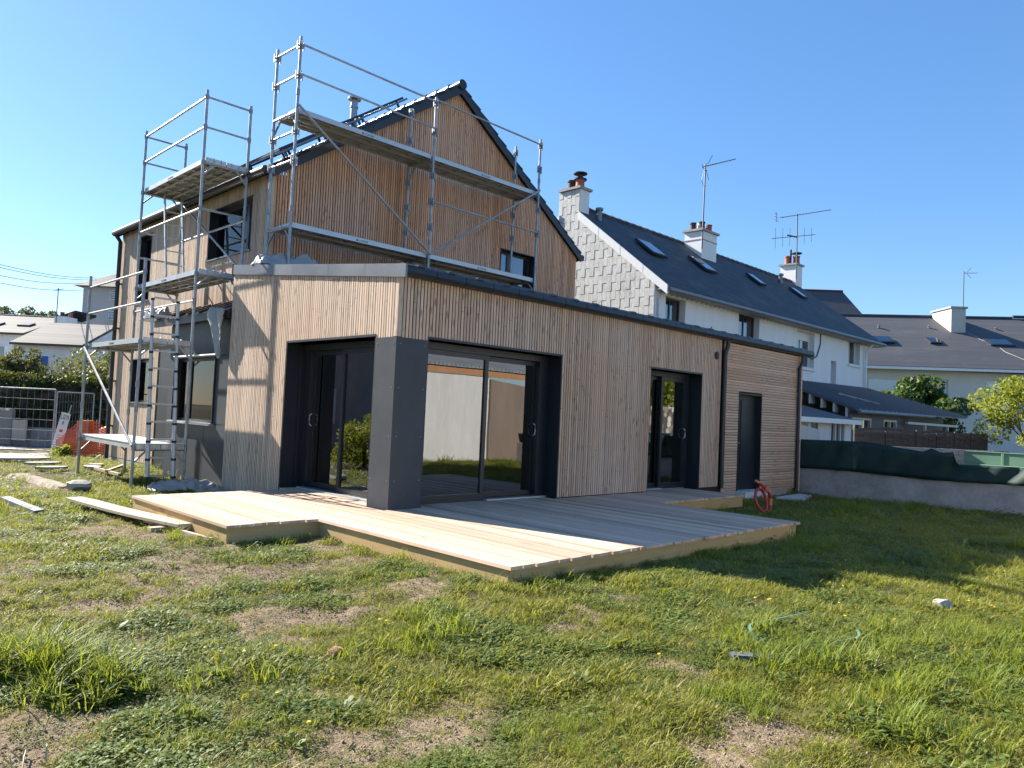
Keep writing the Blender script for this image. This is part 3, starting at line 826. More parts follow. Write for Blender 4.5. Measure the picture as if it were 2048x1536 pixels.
# interlocking tiles along the verge
n_t = 15
for side in (-1, 1):
    for i in range(n_t):
        f0 = i/n_t; f1 = (i+1.08)/n_t
        xa = (ex0 if side < 0 else ex1)*(1-f0) + AX*f0; xb = (ex0 if side < 0 else ex1)*(1-f1) + AX*f1
        bb = MB(); n = Vector((side*sl/sn,0,1/sn))
        A = Vector((xa,0,gz(xa)+.092)); B = Vector((xb,0,(gz(xb) if (xb-AX)*side > 0 else AZ)+.092))
        yy0, yy1, ym = GY0-.14, GY0+.24, GY0+.02
        bb.hexa([A+Vector((0,yy0,0)), B+Vector((0,yy0,0)), B+Vector((0,yy1,0)), A+Vector((0,yy1,0)),
                 A+n*.075+Vector((0,yy0+.02,0)), B+n*.028+Vector((0,yy0+.02,0)), B+n*.028+Vector((0,yy1,0)), A+n*.075+Vector((0,yy1,0))])
        bb.build('verge_tile', M['rooftile'], house, True, 0.012)
# remaining tiles: ridged rows over both slopes
b = MB()
for side in (-1, 1):
    for i in range(n_t):
        f0 = i/n_t; f1 = (i+1.05)/n_t
        xa = (ex0 if side < 0 else ex1)*(1-f0) + AX*f0; xb = (ex0 if side < 0 else ex1)*(1-f1) + AX*f1
        n = Vector((side*sl/sn,0,1/sn))
        A = Vector((xa,0,gz(xa)+.112)); B = Vector((xb,0,(gz(xb) if (xb-AX)*side > 0 else AZ)+.112))
        y = GY0+.26
        while y < GY1+.05:
            b.add([A+Vector((0,y,0)), A+n*.05+Vector((0,y+.1,0)), A+Vector((0,y+.2,0)), B+Vector((0,y,0)), B+n*.015+Vector((0,y+.1,0)), B+Vector((0,y+.2,0))],
                  [(0,1,2),(0,3,4,1),(1,4,5,2)])
            y += .21
stuff(part(b, 'roof_tiles', M['rooftile']))
y = GY0-.16
while y < GY1:
    bb = MB(); bb.tube([(AX,y,AZ+.115),(AX,y+.42,AZ+.10)], [.11,.095], 12); bb.build('ridge_tile', M['rooftile'], house, True); y += .40
b = MB(); b.tube([(ex0-.07,GY0-.12,EZ-.02),(ex0-.07,GY1+.1,EZ-.0)], 0.075, 12); part(b, 'gutter', M['anthracite'], smooth=True)
b = MB(); b.tube([(ex1+.07,GY0-.12,EZ-.02),(ex1+.07,GY1+.1,EZ-.0)], 0.075, 12); part(b, 'gutter', M['anthracite'], smooth=True)
dp = downpipe([(GX0-.22,12.42,EZ-.05),(GX0-.1,12.42,EZ-.22),(GX0-.1,12.42,-.28)], 0.05)
b = MB()
for zz in (4.0, 2.9, 1.6, .5): b.tube([(GX0-.1,12.42,zz),(GX0-.1,12.42,zz+.05)], 0.06, 12); b.bar((GX0-.1,12.36,zz+.02),(GX0-.02,12.30,zz+.02), .03, .04)
b.build('collar', M['anthracite'], dp, True)
# solar panels on brackets above the west slope
for y0p in (5.5, 7.25):
    bb = MB(); n = Vector((-sl/sn,0,1/sn))
    A = Vector((1.22,0,gz(1.22))) + n*.30; B = Vector((3.98,0,gz(3.98))) + n*.30
    P = [A+Vector((0,y0p,0)), B+Vector((0,y0p,0)), B+Vector((0,y0p+1.72,0)), A+Vector((0,y0p+1.72,0))]
    bb.hexa([P[0],P[1],P[2],P[3]] + [p+n*.045 for p in P]); pv = bb.build('solar_panel', M['pv'], house)
    for fr in (.04, .35, .65, .96):
        for dy in (.1, 1.6):
            Q = A.lerp(B, fr) + Vector((0,y0p+dy,0)); rb = MB(); rb.bar(Q, Q-n*.14, .04, .04, (0,1,0)); rb.build('bracket', M['steel_dark'], pv)
    rb = MB(); rb.bar(A+Vector((-.06,y0p-.03,-.09)), B+Vector((.06,y0p-.03,.01)), .04, .04, (0,1,0))
    rb.build('rail', M['steel_dark'], pv)
# stainless flue
b = MB(); b.lathe((4.14,8.0,7.66), [(.085,0),(.085,.82),(.10,.82),(.10,.87),(.085,.87),(.085,.98),(.06,.98),(.06,1.03),(.16,1.03),(.16,1.06),(.05,1.11)], 18)
fl = part(b, 'flue_pipe', M['steel'], smooth=True)

# grey panelled entrance porch
PX = 0.03; PY0, PY1 = 4.71, 7.50
pw = (5.33, 7.20, .84, 2.03)
for (a, c, z0, z1) in ((PY0, 5.325, 2.035, 2.66), (5.335, PY1, 2.035, 2.66), (PY0, 5.325, .84, 2.025), (7.205, PY1, .84, 2.025), (PY0, 5.70, -.24, .83), (5.71, 6.70, -.24, .83), (6.71, PY1, -.24, .83)):
    bb = MB(); bb.box(PX, PX+.012, a, c, z0, z1); bb.build('porch_panel', M['panel'], house)
b = MB()
for a, c, z0, z1 in rects(PY0, PY1, -.26, 2.75, [pw]): b.box(PX+.013, PX+.14, a, c, z0, z1)
b.box(PX+.14, GX0-.03, PY1-.14, PY1, -.26, 2.75)
part(b, 'porch_wall', M['membrane'])
win_left(*pw, (6.62,), x=PX, d=.12)
bb = MB(); bb.box(PX-.09, PX+.02, 5.30, 7.24, .80, .838); bb.build('porch_sill', M['alu'], house)
bb = MB(); bb.tube([(PX-.03,5.30,2.045),(PX-.03,7.2,2.045)], .022, 8); bb.build('shutter_rail', M['alu'], house, True)
b = MB(); b.prism([(-.05,4.72,2.72),(GX0-.03,4.72,3.02),(GX0-.03,4.72,3.08),(-.05,4.72,2.79)], (0,3.5,0)); part(b, 'porch_roof', M['rooftile'])
y = 4.72
while y < 8.1:
    bb = MB(); bb.box(-.085, -.052, y, y+.487, 2.655, 2.79); bb.build('eave_panel', M['anthracite'], house)
    bb = MB(); bb.hexa([(-.11,y+.17,2.785),(-.11,y+.33,2.785),(GX0-.04,y+.33,3.085),(GX0-.04,y+.17,3.085),(-.11,y+.21,2.83),(-.11,y+.29,2.83),(GX0-.04,y+.29,3.12),(GX0-.04,y+.21,3.12)])
    bb.build('roof_rib', M['rooftile'], house)
    y += .49
# front door bay north of the porch
b = MB(); b.box(GX0-.01, GX0+.02, 7.52, 9.55, -.24, 2.35); fd = part(b, 'front_door', M['reveal'])
b = MB(); b.box(GX0-.03, GX0-.011, 8.70, 8.76, -.2, 2.3); b.box(GX0-.03, GX0-.011, 7.75, 7.80, -.2, 2.3); b.build('door_edge', M['alu'], fd)

# ------------------------------------------------------------------ deck
deck = thing('wooden_deck', 'new pale pine deck with stepped corners in front of the corner doors', 'deck', (1.5, -1.6, -0.2))
BW = 0.1475
def dboard(x, w, y0, y1):
    bb = MB(); dz = rnd.uniform(-.0015, .0015); e = rnd.uniform(-.012, .012)
    c = .006
    bb.hexa([(x+.003,y0+e,-.028),(x+w-.003,y0+e,-.028),(x+w-.003,y1,-.028),(x+.003,y1,-.028),(x+.006,y0+e+.003,dz),(x+w-.006,y0+e+.003,dz),(x+w-.006,y1,dz),(x+.006,y1,dz)])
    bb.build('deck_board', M['deck'], deck)
x = -2.1575
while x < 6.80:
    w = BW
    if x + w > 6.88: break
    xm = x + w/2
    if xm < -1.11: y0, y1 = -.285, 2.48
    elif xm < 4.15: y0, y1 = -3.285, (2.48 if xm < -.035 else -.035)
    else: y0, y1 = -1.10, -.035
    if xm > -.035 and .46 < xm < 3.05: y1 = .235
    if xm > 5.41 and xm < 7.08: y1 = .235
    if y1 - y0 > 3.2:
        ysplit = y0 + rnd.choice((1.5, 2.1, 2.6)) + rnd.uniform(-.05, .05)
        dboard(x, w, y0, ysplit-.003); dboard(x, w, ysplit+.003, y1)
    else: dboard(x, w, y0, y1)
    x += BW
for i in range(2):     # boards inside the west door recess
    bb = MB(); bb.box(-.03+i*.1475, .1145+i*.1475, .43, 2.70, -.028, -.001); bb.build('deck_board', M['deck'], deck)
def skirt(p, q, zb0, zb1):
    p = Vector((p[0],p[1],0)); q = Vector((q[0],q[1],0)); d = (q-p).normalized(); nrm = Vector((d.y,-d.x,0))
    bb = MB(); t = nrm*.03
    bb.hexa([p+Vector((0,0,zb0)), q+Vector((0,0,zb1)), q-t+Vector((0,0,zb1)), p-t+Vector((0,0,zb0)), p+Vector((0,0,-.03)), q+Vector((0,0,-.03)), q-t+Vector((0,0,-.03)), p-t+Vector((0,0,-.03))])
    return bb.build('skirt_board', M['skirt'], deck)
I = .025
skirt((-2.1575+I,2.48-I),(-2.1575+I,-.285+I),-.225,-.205)
skirt((-2.1275+I,-.285+I),(-1.125+I,-.285+I),-.21,-.21)
skirt((-1.125+I,-.25+I),(-1.125+I,-3.285+I+.035),-.19,-.18)
skirt((-1.095+I,-3.285+I),(1.50,-3.285+I),-.215,-.215); skirt((1.503,-3.285+I),(4.15-I,-3.285+I),-.225,-.225)
skirt((4.15-I,-3.25+I),(4.15-I,-1.10),-.24,-.25)
skirt((4.18-I,-1.10+I),(6.85-I,-1.10+I),-.215,-.205)
skirt((6.84-I,-1.06),(6.84-I,-.05),-.22,-.22)
bb = MB(); bb.box(-1.09,-1.03,-3.255,-3.20,-.24,-.03); bb.build('corner_post', M['skirt'], deck)
for (jx0, jx1, jy) in ((-2.1,-1.2,1.2),(-1.0,4.0,-1.2),(-1.0,4.0,-2.3),(-1.0,4.0,-.4),(-2.1,-.1,2.3)):
    bb = MB(); bb.box(jx0, jx1, jy-.03, jy+.03, -.17, -.0285); bb.build('joist', M['skirt'], deck)

# ------------------------------------------------------------------ scaffolds
def standard(root, x, y, z0, z1, joints=(), foot=False):
    b = MB(); b.tube([(x,y,z0),(x,y,z1)], .0245, 10); o = b.build('standard', M['steel'], root, True)
    for z in joints:
        c = MB(); c.tube([(x,y,z-.05),(x,y,z+.05)], .031, 10); c.build('sleeve', M['steel_dark'], o, True)
    if foot:
        c = MB(); c.box(x-.07, x+.07, y-.07, y+.07, z0-.01, z0+.006); c.build('base_plate', M['steel_dark'], o)
    return o
def coupler(root, x, y, z):
    b = MB(); b.box(x-.036, x+.036, y-.036, y+.036, z-.045, z+.03); b.box(x-.062, x-.045, y-.012, y+.012, z-.075, z+.065); b.box(x+.045, x+.062, y-.012, y+.012, z-.075, z+.065); b.box(x-.05,x+.05,y-.01,y+.01,z-.012,z+.012)
    b.box(x-.012, x+.012, y-.062, y-.045, z-.075, z+.065)
    return b.build('coupler', M['steel_dark'], root)
def rail(root, a, c, r=.019, name='guard_rail'):
    b = MB(); b.tube([a, c], r, 8); return b.build(name, M['steel'], root, True)
def plank(root, x0, x1, y0, y1, z, along, text=True, top=None):
    """hollow steel/aluminium deck plank with side channels and cross ribs; its lettering is a child"""
    b = MB()
    b.box(x0, x1, y0, y1, z-.006, z)
    t = .006; h = .085
    b.box(x0, x1, y0, y0+t, z-h, z-.0065) ; b.box(x0, x1, y1-t, y1, z-h, z-.0065)
    b.box(x0, x0+t, y0+.0065, y1-.0065, z-h, z-.0065); b.box(x1-t, x1, y0+.0065, y1-.0065, z-h, z-.0065)
    o = b.build('platform_plank', M['alu'], root)
    u = MB(); L = (x1-x0) if along == 'x' else (y1-y0); k = .35
    while k < L-.2:
        if along == 'x': u.box(x0+k, x0+k+.05, y0+.007, y1-.007, z-.055, z-.0065)
        else: u.box(x0+.007, x1-.007, y0+k, y0+k+.05, z-.055, z-.0065)
        k += .42
    if along == 'x': u.box(x0+.007, x1-.007, (y0+y1)/2-.02, (y0+y1)/2+.02, z-.07, z-.056)
    else: u.box((x0+x1)/2-.02, (x0+x1)/2+.02, y0+.007, y1-.007, z-.07, z-.056)
    u.box(x0+.008, x1-.008, y0+.008, y1-.008, z-.012, z-.0066)
    u.build('cross_ribs', M['alu_under'], o)
    return o
def lettering(parent, body, size, loc, rot, m, name='lettering', ext=.001):
    cu = bpy.data.curves.new(name, 'FONT'); cu.body = body; cu.size = size; cu.extrude = ext
    t = bpy.data.objects.new(name, cu); COL.objects.link(t)
    t.rotation_euler = rot; t.location = loc
    dg = bpy.context.evaluated_depsgraph_get(); dg.update()
    me2 = bpy.data.meshes.new_from_object(t.evaluated_get(dg))
    bpy.data.objects.remove(t); bpy.data.curves.remove(cu)
    me2.transform(Matrix.Translation(loc) @ Euler(rot).to_matrix().to_4x4())
    me2.materials.clear(); me2.materials.append(m)
    o = bpy.data.objects.new(name, me2); COL.objects.link(o); adopt(o, parent); return o

# -- gable scaffold on the extension roof
sg = thing('scaffold', 'two bay galvanised scaffold standing on the low roof before the timber gable', 'scaffold', (3.3, 4.1, 3.3))
YO, YI = 3.70, 4.44
XS = (0.42, 3.30, 6.25)
def zr(y): return 3.04 + .107*y
for i, X in enumerate(XS):
    standard(sg, X, YO, zr(YO), (7.34,7.28,7.33)[i], (5.2, 4.45, 6.4), True)
    standard(sg, X-.03, YI, zr(YI), (7.34,7.24,7.33)[i], (5.1, 5.65, 4.5), True)
for X, zs in ((XS[0], (7.18, 6.68, 5.74, 5.25)), (XS[1], (7.16, 6.60, 5.25, 4.75, 5.75)), (XS[2], (7.18, 6.65, 5.22, 5.75))):
    for z in zs:
        coupler(sg, X, YO, z); coupler(sg, X-.03, YI, z)
for z in (7.20, 6.70, 5.75, 5.27): rail(sg, (XS[0],YO,z), (XS[0]-.03,YI,z))
for z in (6.12, 4.20):
    for X in XS:
        rail(sg, (X,YO+.0,z-.045), (X-.03,YI,z-.045), .024, 'transom')
        b = MB(); b.bar((X+.02,YO,z-.27),(X+.02,YO+.22,z-.06),.03,.02); b.build('bracket', M['steel'], sg)
        b = MB(); b.bar((X-.01,YI,z-.27),(X-.01,YI-.22,z-.06),.03,.02); b.build('bracket', M['steel'], sg)
    for xa, xb in ((XS[0]+.03, XS[1]-.03), (XS[1]+.03, XS[2]-.03)):
        for ya, yb in ((YO+.03, YO+.355), (YO+.375, YO+.70)):
            p = plank(sg, xa, xb, ya, yb, z+.04, 'x')
            if ya < YO+.1: lettering(p, '\u25cf COMABI', .05, (xa+1.25, ya-.001, z-.028), (R(90),0,0), M['ink'])
rail(sg, (XS[0],YO-.03,7.20), (XS[1],YO-.03,7.18)); rail(sg, (XS[0],YO-.03,6.70), (XS[1],YO-.03,6.66))
rail(sg, (XS[1],YO-.03,7.22), (XS[2],YO-.03,7.20)); rail(sg, (XS[1],YO-.03,5.24), (XS[2],YO-.03,5.24))
rail(sg, (XS[0],YO-.045,6.18), (XS[1],YO-.045,4.22), .021, 'brace'); rail(sg, (XS[1],YO-.045,4.22), (XS[2],YO-.045,6.18), .021, 'brace')

# -- west scaffold tower
sw = thing('scaffold', 'stepped scaffold tower beside the west wall with ladders and four platforms', 'scaffold', (-0.5, 6.7, -0.27))
XA, XB, XC, Y0, Y1 = -1.285, -0.47, 0.31, 5.19, 8.13
for y in (Y0, Y1): standard(sw, XA, y, hz(XA,y)-.01, 3.50, (1.05, 1.45), True)
for y in (Y0, Y1): standard(sw, XB, y, hz(XB,y)-.01, 6.55, (.95, 1.8, 2.9, 4.3, 5.9), True)
for y in (Y0, Y1): standard(sw, XC, y, 3.02, 6.52, (4.6, 5.9), True)
for y in (Y0,): 
    pass
for z in (3.28, 2.78): rail(sw, (XA,Y0,z), (XA,Y1,z))
rail(sw, (XB,Y0,2.92), (XB,Y1,2.92))
for z in (6.43, 5.91, 4.50, 4.0): rail(sw, (XB,Y1,z), (XC,Y1,z))
for z in (6.43, 5.91, 4.50): rail(sw, (XB,Y0,z), (XC,Y0,z))
for z in (6.43, 5.91, 4.50): rail(sw, (XB,Y0,z), (XB,Y1,z))
rail(sw, (XC,Y0,4.46), (XC,Y1,4.46))
rail(sw, (XC,Y1,5.25), (XC,Y0,3.55), .021, 'brace')
rail(sw, (XA-.03,Y1,2.14), (XA-.03,Y0,.46), .023, 'brace')
for z, xa, xb, top in ((.45, XA, XB, 'ply'), (2.18, XA, XB, None), (3.43, XB, XC, None), (5.35, XB, XC, None)):
    for y in (Y0, Y1):
        rail(sw, (xa,y,z-.05), (xb,y,z-.05), .024, 'transom')
        b = MB(); b.bar((xa,y+.0,z-.27),(xa+.20,y,z-.06),.02,.028); b.build('bracket', M['steel'], sw)
        b = MB(); b.bar((xb,y,z-.27),(xb-.20,y,z-.06),.02,.028); b.build('bracket', M['steel'], sw)
    xm = (xa+xb)/2
    for a, c in ((xa+.03, xm-.006), (xm+.006, xb-.03)):
        p = plank(sw, a, c, Y0-.03, Y1+.03, z+.04, 'y')
        if a < xm-.1 and z > 2: lettering(p, '\u25cf COMABI', .05, (a-.001, Y0+1.7, z-.028), (R(90),0,R(-90)), M['ink'])
    if top:
        b = MB(); b.box(xa+.02, xb-.02, Y0-.05, Y1+.02, z+.042, z+.056); b.build('deck_sheet', M['ply'], sw)
    y = Y0-.01
    for k in (.22, .38, .62, .78):
        c = MB(); c.tube([(xa+k*(xb-xa),y-.03,z-.02),(xa+k*(xb-xa),y-.01,z+.045),(xa+k*(xb-xa),y+.05,z+.045)], .011, 6); c.build('hook', M['alu'], sw, True)
for x, zs in ((XA,(2.14,.42,3.28,2.78)),(XB,(2.14,.42,3.38,5.3,6.43,5.91,4.5,2.92)),(XC,(3.38,5.3,6.43,5.91,4.5))):
    for y in (Y0, Y1):
        for z in zs:
            b = MB(); b.tube([(x,y,z-.035),(x,y,z+.035)], .034, 8); b.build('coupler', M['steel_dark'], sw, True)

# telescopic ladder against the scaffold end
tl = thing('telescopic_ladder', 'telescopic ladder with black collars leaning on the end of the stepped scaffold', 'ladder', (-.93, 4.95, -0.25))
A = Vector((-1.14, 4.93, -.03)); B = Vector((-1.17, 5.11, 2.98)); W = Vector((.40, 0, 0))
zs = [-.03 + i*.287 for i in range(11)]
for side in (0, 1):
    pts = []; rs = []
    b = MB()
    for i in range(10):
        p = A.lerp(B, i/10.5) + W*side; q = A.lerp(B, (i+1)/10.5) + W*side
        b.tube([p, q], .036-.0014*i, 12)
    b.build('side_rail', M['alu'], tl, True)
    b = MB(); b.tube([A+W*side+Vector((0,0,-.22)), A+W*side], .012, 8); b.build('foot', M['black'], tl, True)
for i in range(11):
    p = A.lerp(B, i/10.5)
    b = MB(); b.bar(p+Vector((.02,0,.03)), p+W+Vector((-.02,0,.03)), .03, .03); b.build('rung', M['alu'], tl)
    for side in (0, 1):
        q = p + W*side; b = MB(); b.tube([q+Vector((0,0,-.018)), q+Vector((0,0,.018))], .043-.0014*i, 12); b.build('collar', M['black'], tl, True)
# aluminium ladder between the upper platforms
ul = thing('aluminium_ladder', 'slim aluminium ladder between the two highest scaffold platforms', 'ladder', (0.0, 7.6, 3.48))
A = Vector((-.12, 7.55, 3.48)); B = Vector((-.12, 7.95, 5.38)); W = Vector((.34,0,0))
for s in (0,1):
    b = MB(); b.bar(A+W*s, B+W*s, .028, .055, (0,1,0)); b.build('side_rail', M['alu'], ul)
for i in range(7):
    p = A.lerp(B, (i+.5)/7); b = MB(); b.tube([p, p+W], .013, 8); b.build('rung', M['alu'], ul, True)

# ------------------------------------------------------------------ plastic sheets
def crumple(name, w, d, h, loc, seed, m, label, cat, nx=30, ny=18, rot=0, fr=1.0):
    xs = np.linspace(-1,1,nx); ys = np.linspace(-1,1,ny); X, Y = np.meshgrid(xs, ys)
    env = np.clip(1-np.abs(X)**2.5,0,1)*np.clip(1-np.abs(Y)**2.5,0,1)
    r1 = np.clip(np.abs(fbm(X*3.1*fr+seed, Y*2.2*fr, seed, 2)-.5)*5,0,1); r2 = fbm(X*6*fr, Y*5*fr+seed, seed+2, 2)
    Z = env**.35*h*(.22+.75*(1-r1)*(.4+r2)+.45*r2)
    jx = .12*(fbm(X*3+5, Y*3, seed+7)-.5); jy = .2*(fbm(X*3, Y*3+5, seed+8)-.5)
    c, s = math.cos(rot), math.sin(rot)
    P = [((x*c-y*s)+loc[0], (x*s+y*c)+loc[1], z+loc[2]) for x, y, z in zip(((X+jx)*w/2).ravel(), ((Y+jy)*d/2).ravel(), Z.ravel())]
    b = MB(); b.v = P
    for j in range(ny-1):
        for i in range(nx-1): b.f.append((j*nx+i, j*nx+i+1, (j+1)*nx+i+1, (j+1)*nx+i))
    o = b.build(name, m); o.data.polygons.foreach_set('use_smooth', [True]*len(o.data.polygons))
    sd2 = o.modifiers.new('solid', 'SOLIDIFY'); sd2.thickness = .004
    ss = o.modifiers.new('sub', 'SUBSURF'); ss.levels = 1; ss.render_levels = 1
    return tag(o, label, cat)
crumple('plastic_tarp', 1.42, .5, .26, (.66, 3.9, 3.46), 9, M['sheet'], 'crumpled white plastic tarp lying on the low roof by the gable', 'tarp')
crumple('plastic_sheet', 1.05, .6, .15, (-.55, 5.02, -.23), 5, M['sheet'], 'crumpled clear plastic bundle on the ground at the ladder feet', 'plastic sheet')
crumple('plastic_sheet', .8, .4, .08, (-.22, 4.55, -.26), 8, M['sheet'], 'thin plastic scrap lying by the foot of the timber side wall', 'plastic sheet')
crumple('plastic_sheet', .5, .8, .30, (.0, 8.2, 2.80), 12, M['sheet'], 'beige plastic sheet heaped on the far end of the porch roof', 'plastic sheet')
# sheet hanging from the porch eave
b = MB(); n1, n2 = 12, 16
for j in range(n2):
    t = j/(n2-1); z = 2.80 - .84*t
    wl = (5.38-.42*t**1.2) if t < 1 else 4.9; wr = 4.76+.13*t**1.5
    if t < .25: wl = 5.30 + .1*math.sin(t*12)
    for i in range(n1):
        s = i/(n1-1); y = wr + (wl-wr)*s
        xx = -.115 - .05*math.sin(s*9+t*3)*(1-t*.5) - .06*math.sin(math.pi*s)*(1-t) - .02*rnd.random()
        b.v.append((xx, y, z + .06*s*(t < .05)))
for j in range(n2-1):
    for i in range(n1-1): b.f.append((j*n1+i, j*n1+i+1, (j+1)*n1+i+1, (j+1)*n1+i))
o = b.build('plastic_sheet', M['sheet'], None, True); sd2 = o.modifiers.new('solid','SOLIDIFY'); sd2.thickness = .004
tag(o, 'white plastic sheet hanging in a point from the porch eave', 'plastic sheet')

# ------------------------------------------------------------------ boundary wall and things behind it on the right
b = MB(); b.hexa([(11.60,-30,-.6),(11.80,-30,-.6),(11.80,.05,-.6),(11.60,.05,-.6),(11.60,-30,.34),(11.80,-30,.34),(11.80,.05,.36),(11.60,.05,.36)])
tag(b.build('garden_wall', M['concrete'], None, False, .01), 'low grey rendered garden wall at the right edge of the lawn', 'wall')
# green mesh
b = MB(); ny = 60
prof = [(0.05,.965),(-1.4,.99),(-1.9,.93),(-2.6,.85),(-2.75,.93),(-2.95,.85),(-3.15,.88),(-3.22,.63),(-3.8,.655),(-4.4,.66),(-6,.67),(-9,.66)]
def ptop(y):
    for (a, za), (c, zc) in zip(prof, prof[1:]):
        if c <= y <= a: return za + (zc-za)*(a-y)/(a-c)
    return prof[-1][1]
yy = [0.05 - 8.0*i/140 for i in range(141)]
rows = 7
for y in yy:
    for k in range(rows):
        t = k/(rows-1); z = .30 + (ptop(y)-.30)*t
        x = 11.545 - .04*math.sin(y*2.3+t*2)*t - .022*math.sin(y*7+1+2.5*t) - .018*math.sin(y*13+t*4)
        b.v.append((x, y, z - .02*math.sin(y*1.7)*(1-t)))
for i in range(140):
    for k in range(rows-1): b.f.append((i*rows+k, (i+1)*rows+k, (i+1)*rows+k+1, i*rows+k+1))
o = b.build('windbreak_mesh', M['net'], None, True); o.modifiers.new('solid','SOLIDIFY').thickness = .003
tag(o, 'sagging dark green windbreak mesh along the top of the garden wall', 'mesh screen')
b = MB(); b.box(11.62, 11.9, -9.0, -3.25, .62, .665); b.box(11.88, 11.91, -9.0, -3.25, .665, .90); b.box(11.86,11.93,-9.0,-3.25,.90,.92)
b.box(11.86, 11.879, -3.95, -3.90, .665, .90)
tag(b.build('green_board', M['greenpanel'], None, False, .006), 'pale green board standing behind the low end of the mesh', 'board')

# wooden fence panels
KS = 1.0
def to_w(u, w, z): return Vector(diag(u*KS, w*KS, 1.228+(z-1.228)*KS))
k = 0
fl = ['brown arched fence panel nearest the small white outbuilding', 'brown arched fence panel in the middle behind the mesh', 'brown fence panel next to the yellow green tree']
for (ua, ub) in ((8.36, 9.80), (9.90, 10.72), (10.80, 11.46)):
    fp = thing('fence_panel', fl[k], 'fence', diag(ua, 18, .7), 'wooden fence panels'); k += 1
    nb = 6
    for i in range(nb):
        b = MB(); pts = []
        for j in range(9):
            s = j/8; arch = .055*math.sin(math.pi*s)*(1 if i == nb-1 else .3) if ub < 11 else 0
            za = .86 + i*.068 + arch; pts.append((s, za))
        for (s0, za), (s1, zb) in zip(pts, pts[1:]):
            ua0 = ua+(ub-ua)*s0; ub0 = ua+(ub-ua)*s1; dd = 18 + .012*((i % 2)*2-1)*math.cos(2*math.pi*s0*2)
            b.hexa([to_w(ua0,dd,za), to_w(ub0,dd,zb), to_w(ub0,dd+.015,zb), to_w(ua0,dd+.015,za), to_w(ua0,dd,za+.075), to_w(ub0,dd,zb+.075), to_w(ub0,dd+.015,zb+.075), to_w(ua0,dd+.015,za+.075)])
        b.build('slat', M['fencewood'], fp)
    for uu in (ua-.03, (ua+ub)/2, ub+.03):
        b = MB(); b.bar(to_w(uu,18.0,.3), to_w(uu,18.0,1.30), .06 if uu != (ua+ub)/2 else .03, .05, (.7,.7,0)); b.build('post', M['fencewood'], fp)
bw = thing('block_wall', 'low concrete block wall below the brown fence panels', 'wall', diag(9.6, 17.7, .2))
for r_ in range(3):
    uu = 8.2 + (.2 if r_ % 2 else 0)
    while uu < 11.6:
        b = MB(); z0 = .46 + r_*.145
        P = [to_w(uu,17.6,z0), to_w(uu+.39,17.6,z0), to_w(uu+.39,17.8,z0), to_w(uu,17.8,z0)]
        b.hexa(P + [p+Vector((0,0,.138)) for p in P]); b.build('block', M['concrete'], bw); uu += .4
b = MB(); P = [to_w(8.2,17.62,-.4), to_w(12,17.62,-.4), to_w(12,17.78,-.4), to_w(8.2,17.78,-.4)]; b.hexa(P + [p+Vector((0,0,.855)) for p in P]); b.build('footing', M['concrete'], bw)

# ------------------------------------------------------------------ the white neighbour house
nb = thing('neighbour_house', 'long white rendered house with dark slate roof behind the timber house', 'house', (21, 9, -0.3))
NX0, NX1, NY0, NY1, NEZ, NRZ = 12.70, 29.3, 5.0, 11.9, 5.33, 8.02
NRY = (NY0+NY1)/2
wins = [(13.27,14.35,3.55,4.98),(17.67,19.15,3.75,5.06),(22.2,23.75,3.58,4.98),(27.2,28.5,4.08,5.16),(25.40,25.95,3.02,4.06)]
b = MB()
for a, c, z0, z1 in rects(NX0+.02, NX1, -.4, NEZ, wins): b.box(a, c, NY0, NY0+.3, z0, z1)
b.box(NX1-.3, NX1, NY0+.3, NY1, -.4, NEZ); b.box(NX0+.02, NX1, NY1-.3, NY1, -.4, NEZ)
part(b, 'wall', M['stucco'], nb)
b = MB(); b.prism([(NX0+.03,NY0+.305,-.4),(NX0+.03,NY1-.305,-.4),(NX0+.03,NY1-.305,NEZ+.2),(NX0+.03,NRY,NRZ-.02),(NX0+.03,NY0+.305,NEZ+.2)], (.28,0,0)); part(b, 'gable_wall', M['concrete_light'], nb)
wl = ('white','black','white','white','white')
for i, (a, c, z0, z1) in enumerate(wins):
    b = MB(); b.box(a-.05, c+.05, NY0-.08, NY0+.02, z0-.10, z0-.0); wn_ = part(b, 'window', M['stucco'], nb)
    dd = NY0+.22; fm = M['frame'] if i < 2 else M['white']; fw = .07
    s = MB()
    for p, q, e, g in ((a,a+fw,z0,z1),(c-fw,c,z0,z1),(a+fw,c-fw,z0,z0+fw),(a+fw,c-fw,z1-fw-(.25 if i in (2,) else 0),z1)): s.box(p, q, dd, dd+.06, e, g)
    if c-a > 1: s.box((a+c)/2-.03, (a+c)/2+.03, dd, dd+.06, z0+fw, z1-fw-(.25 if i == 2 else 0))
    s.build('frame', fm, wn_)
    p = MB(); p.box(a+fw, c-fw, dd+.025, dd+.035, z0+fw, z1-fw); p.build('pane', M['glass'], wn_)
    p = MB(); p.box(a, c, dd+.30, dd+.31, z0, z1); p.build('dark_backing', M['back_sheet'], wn_)  # plain near-black sheet filling the opening behind the glass
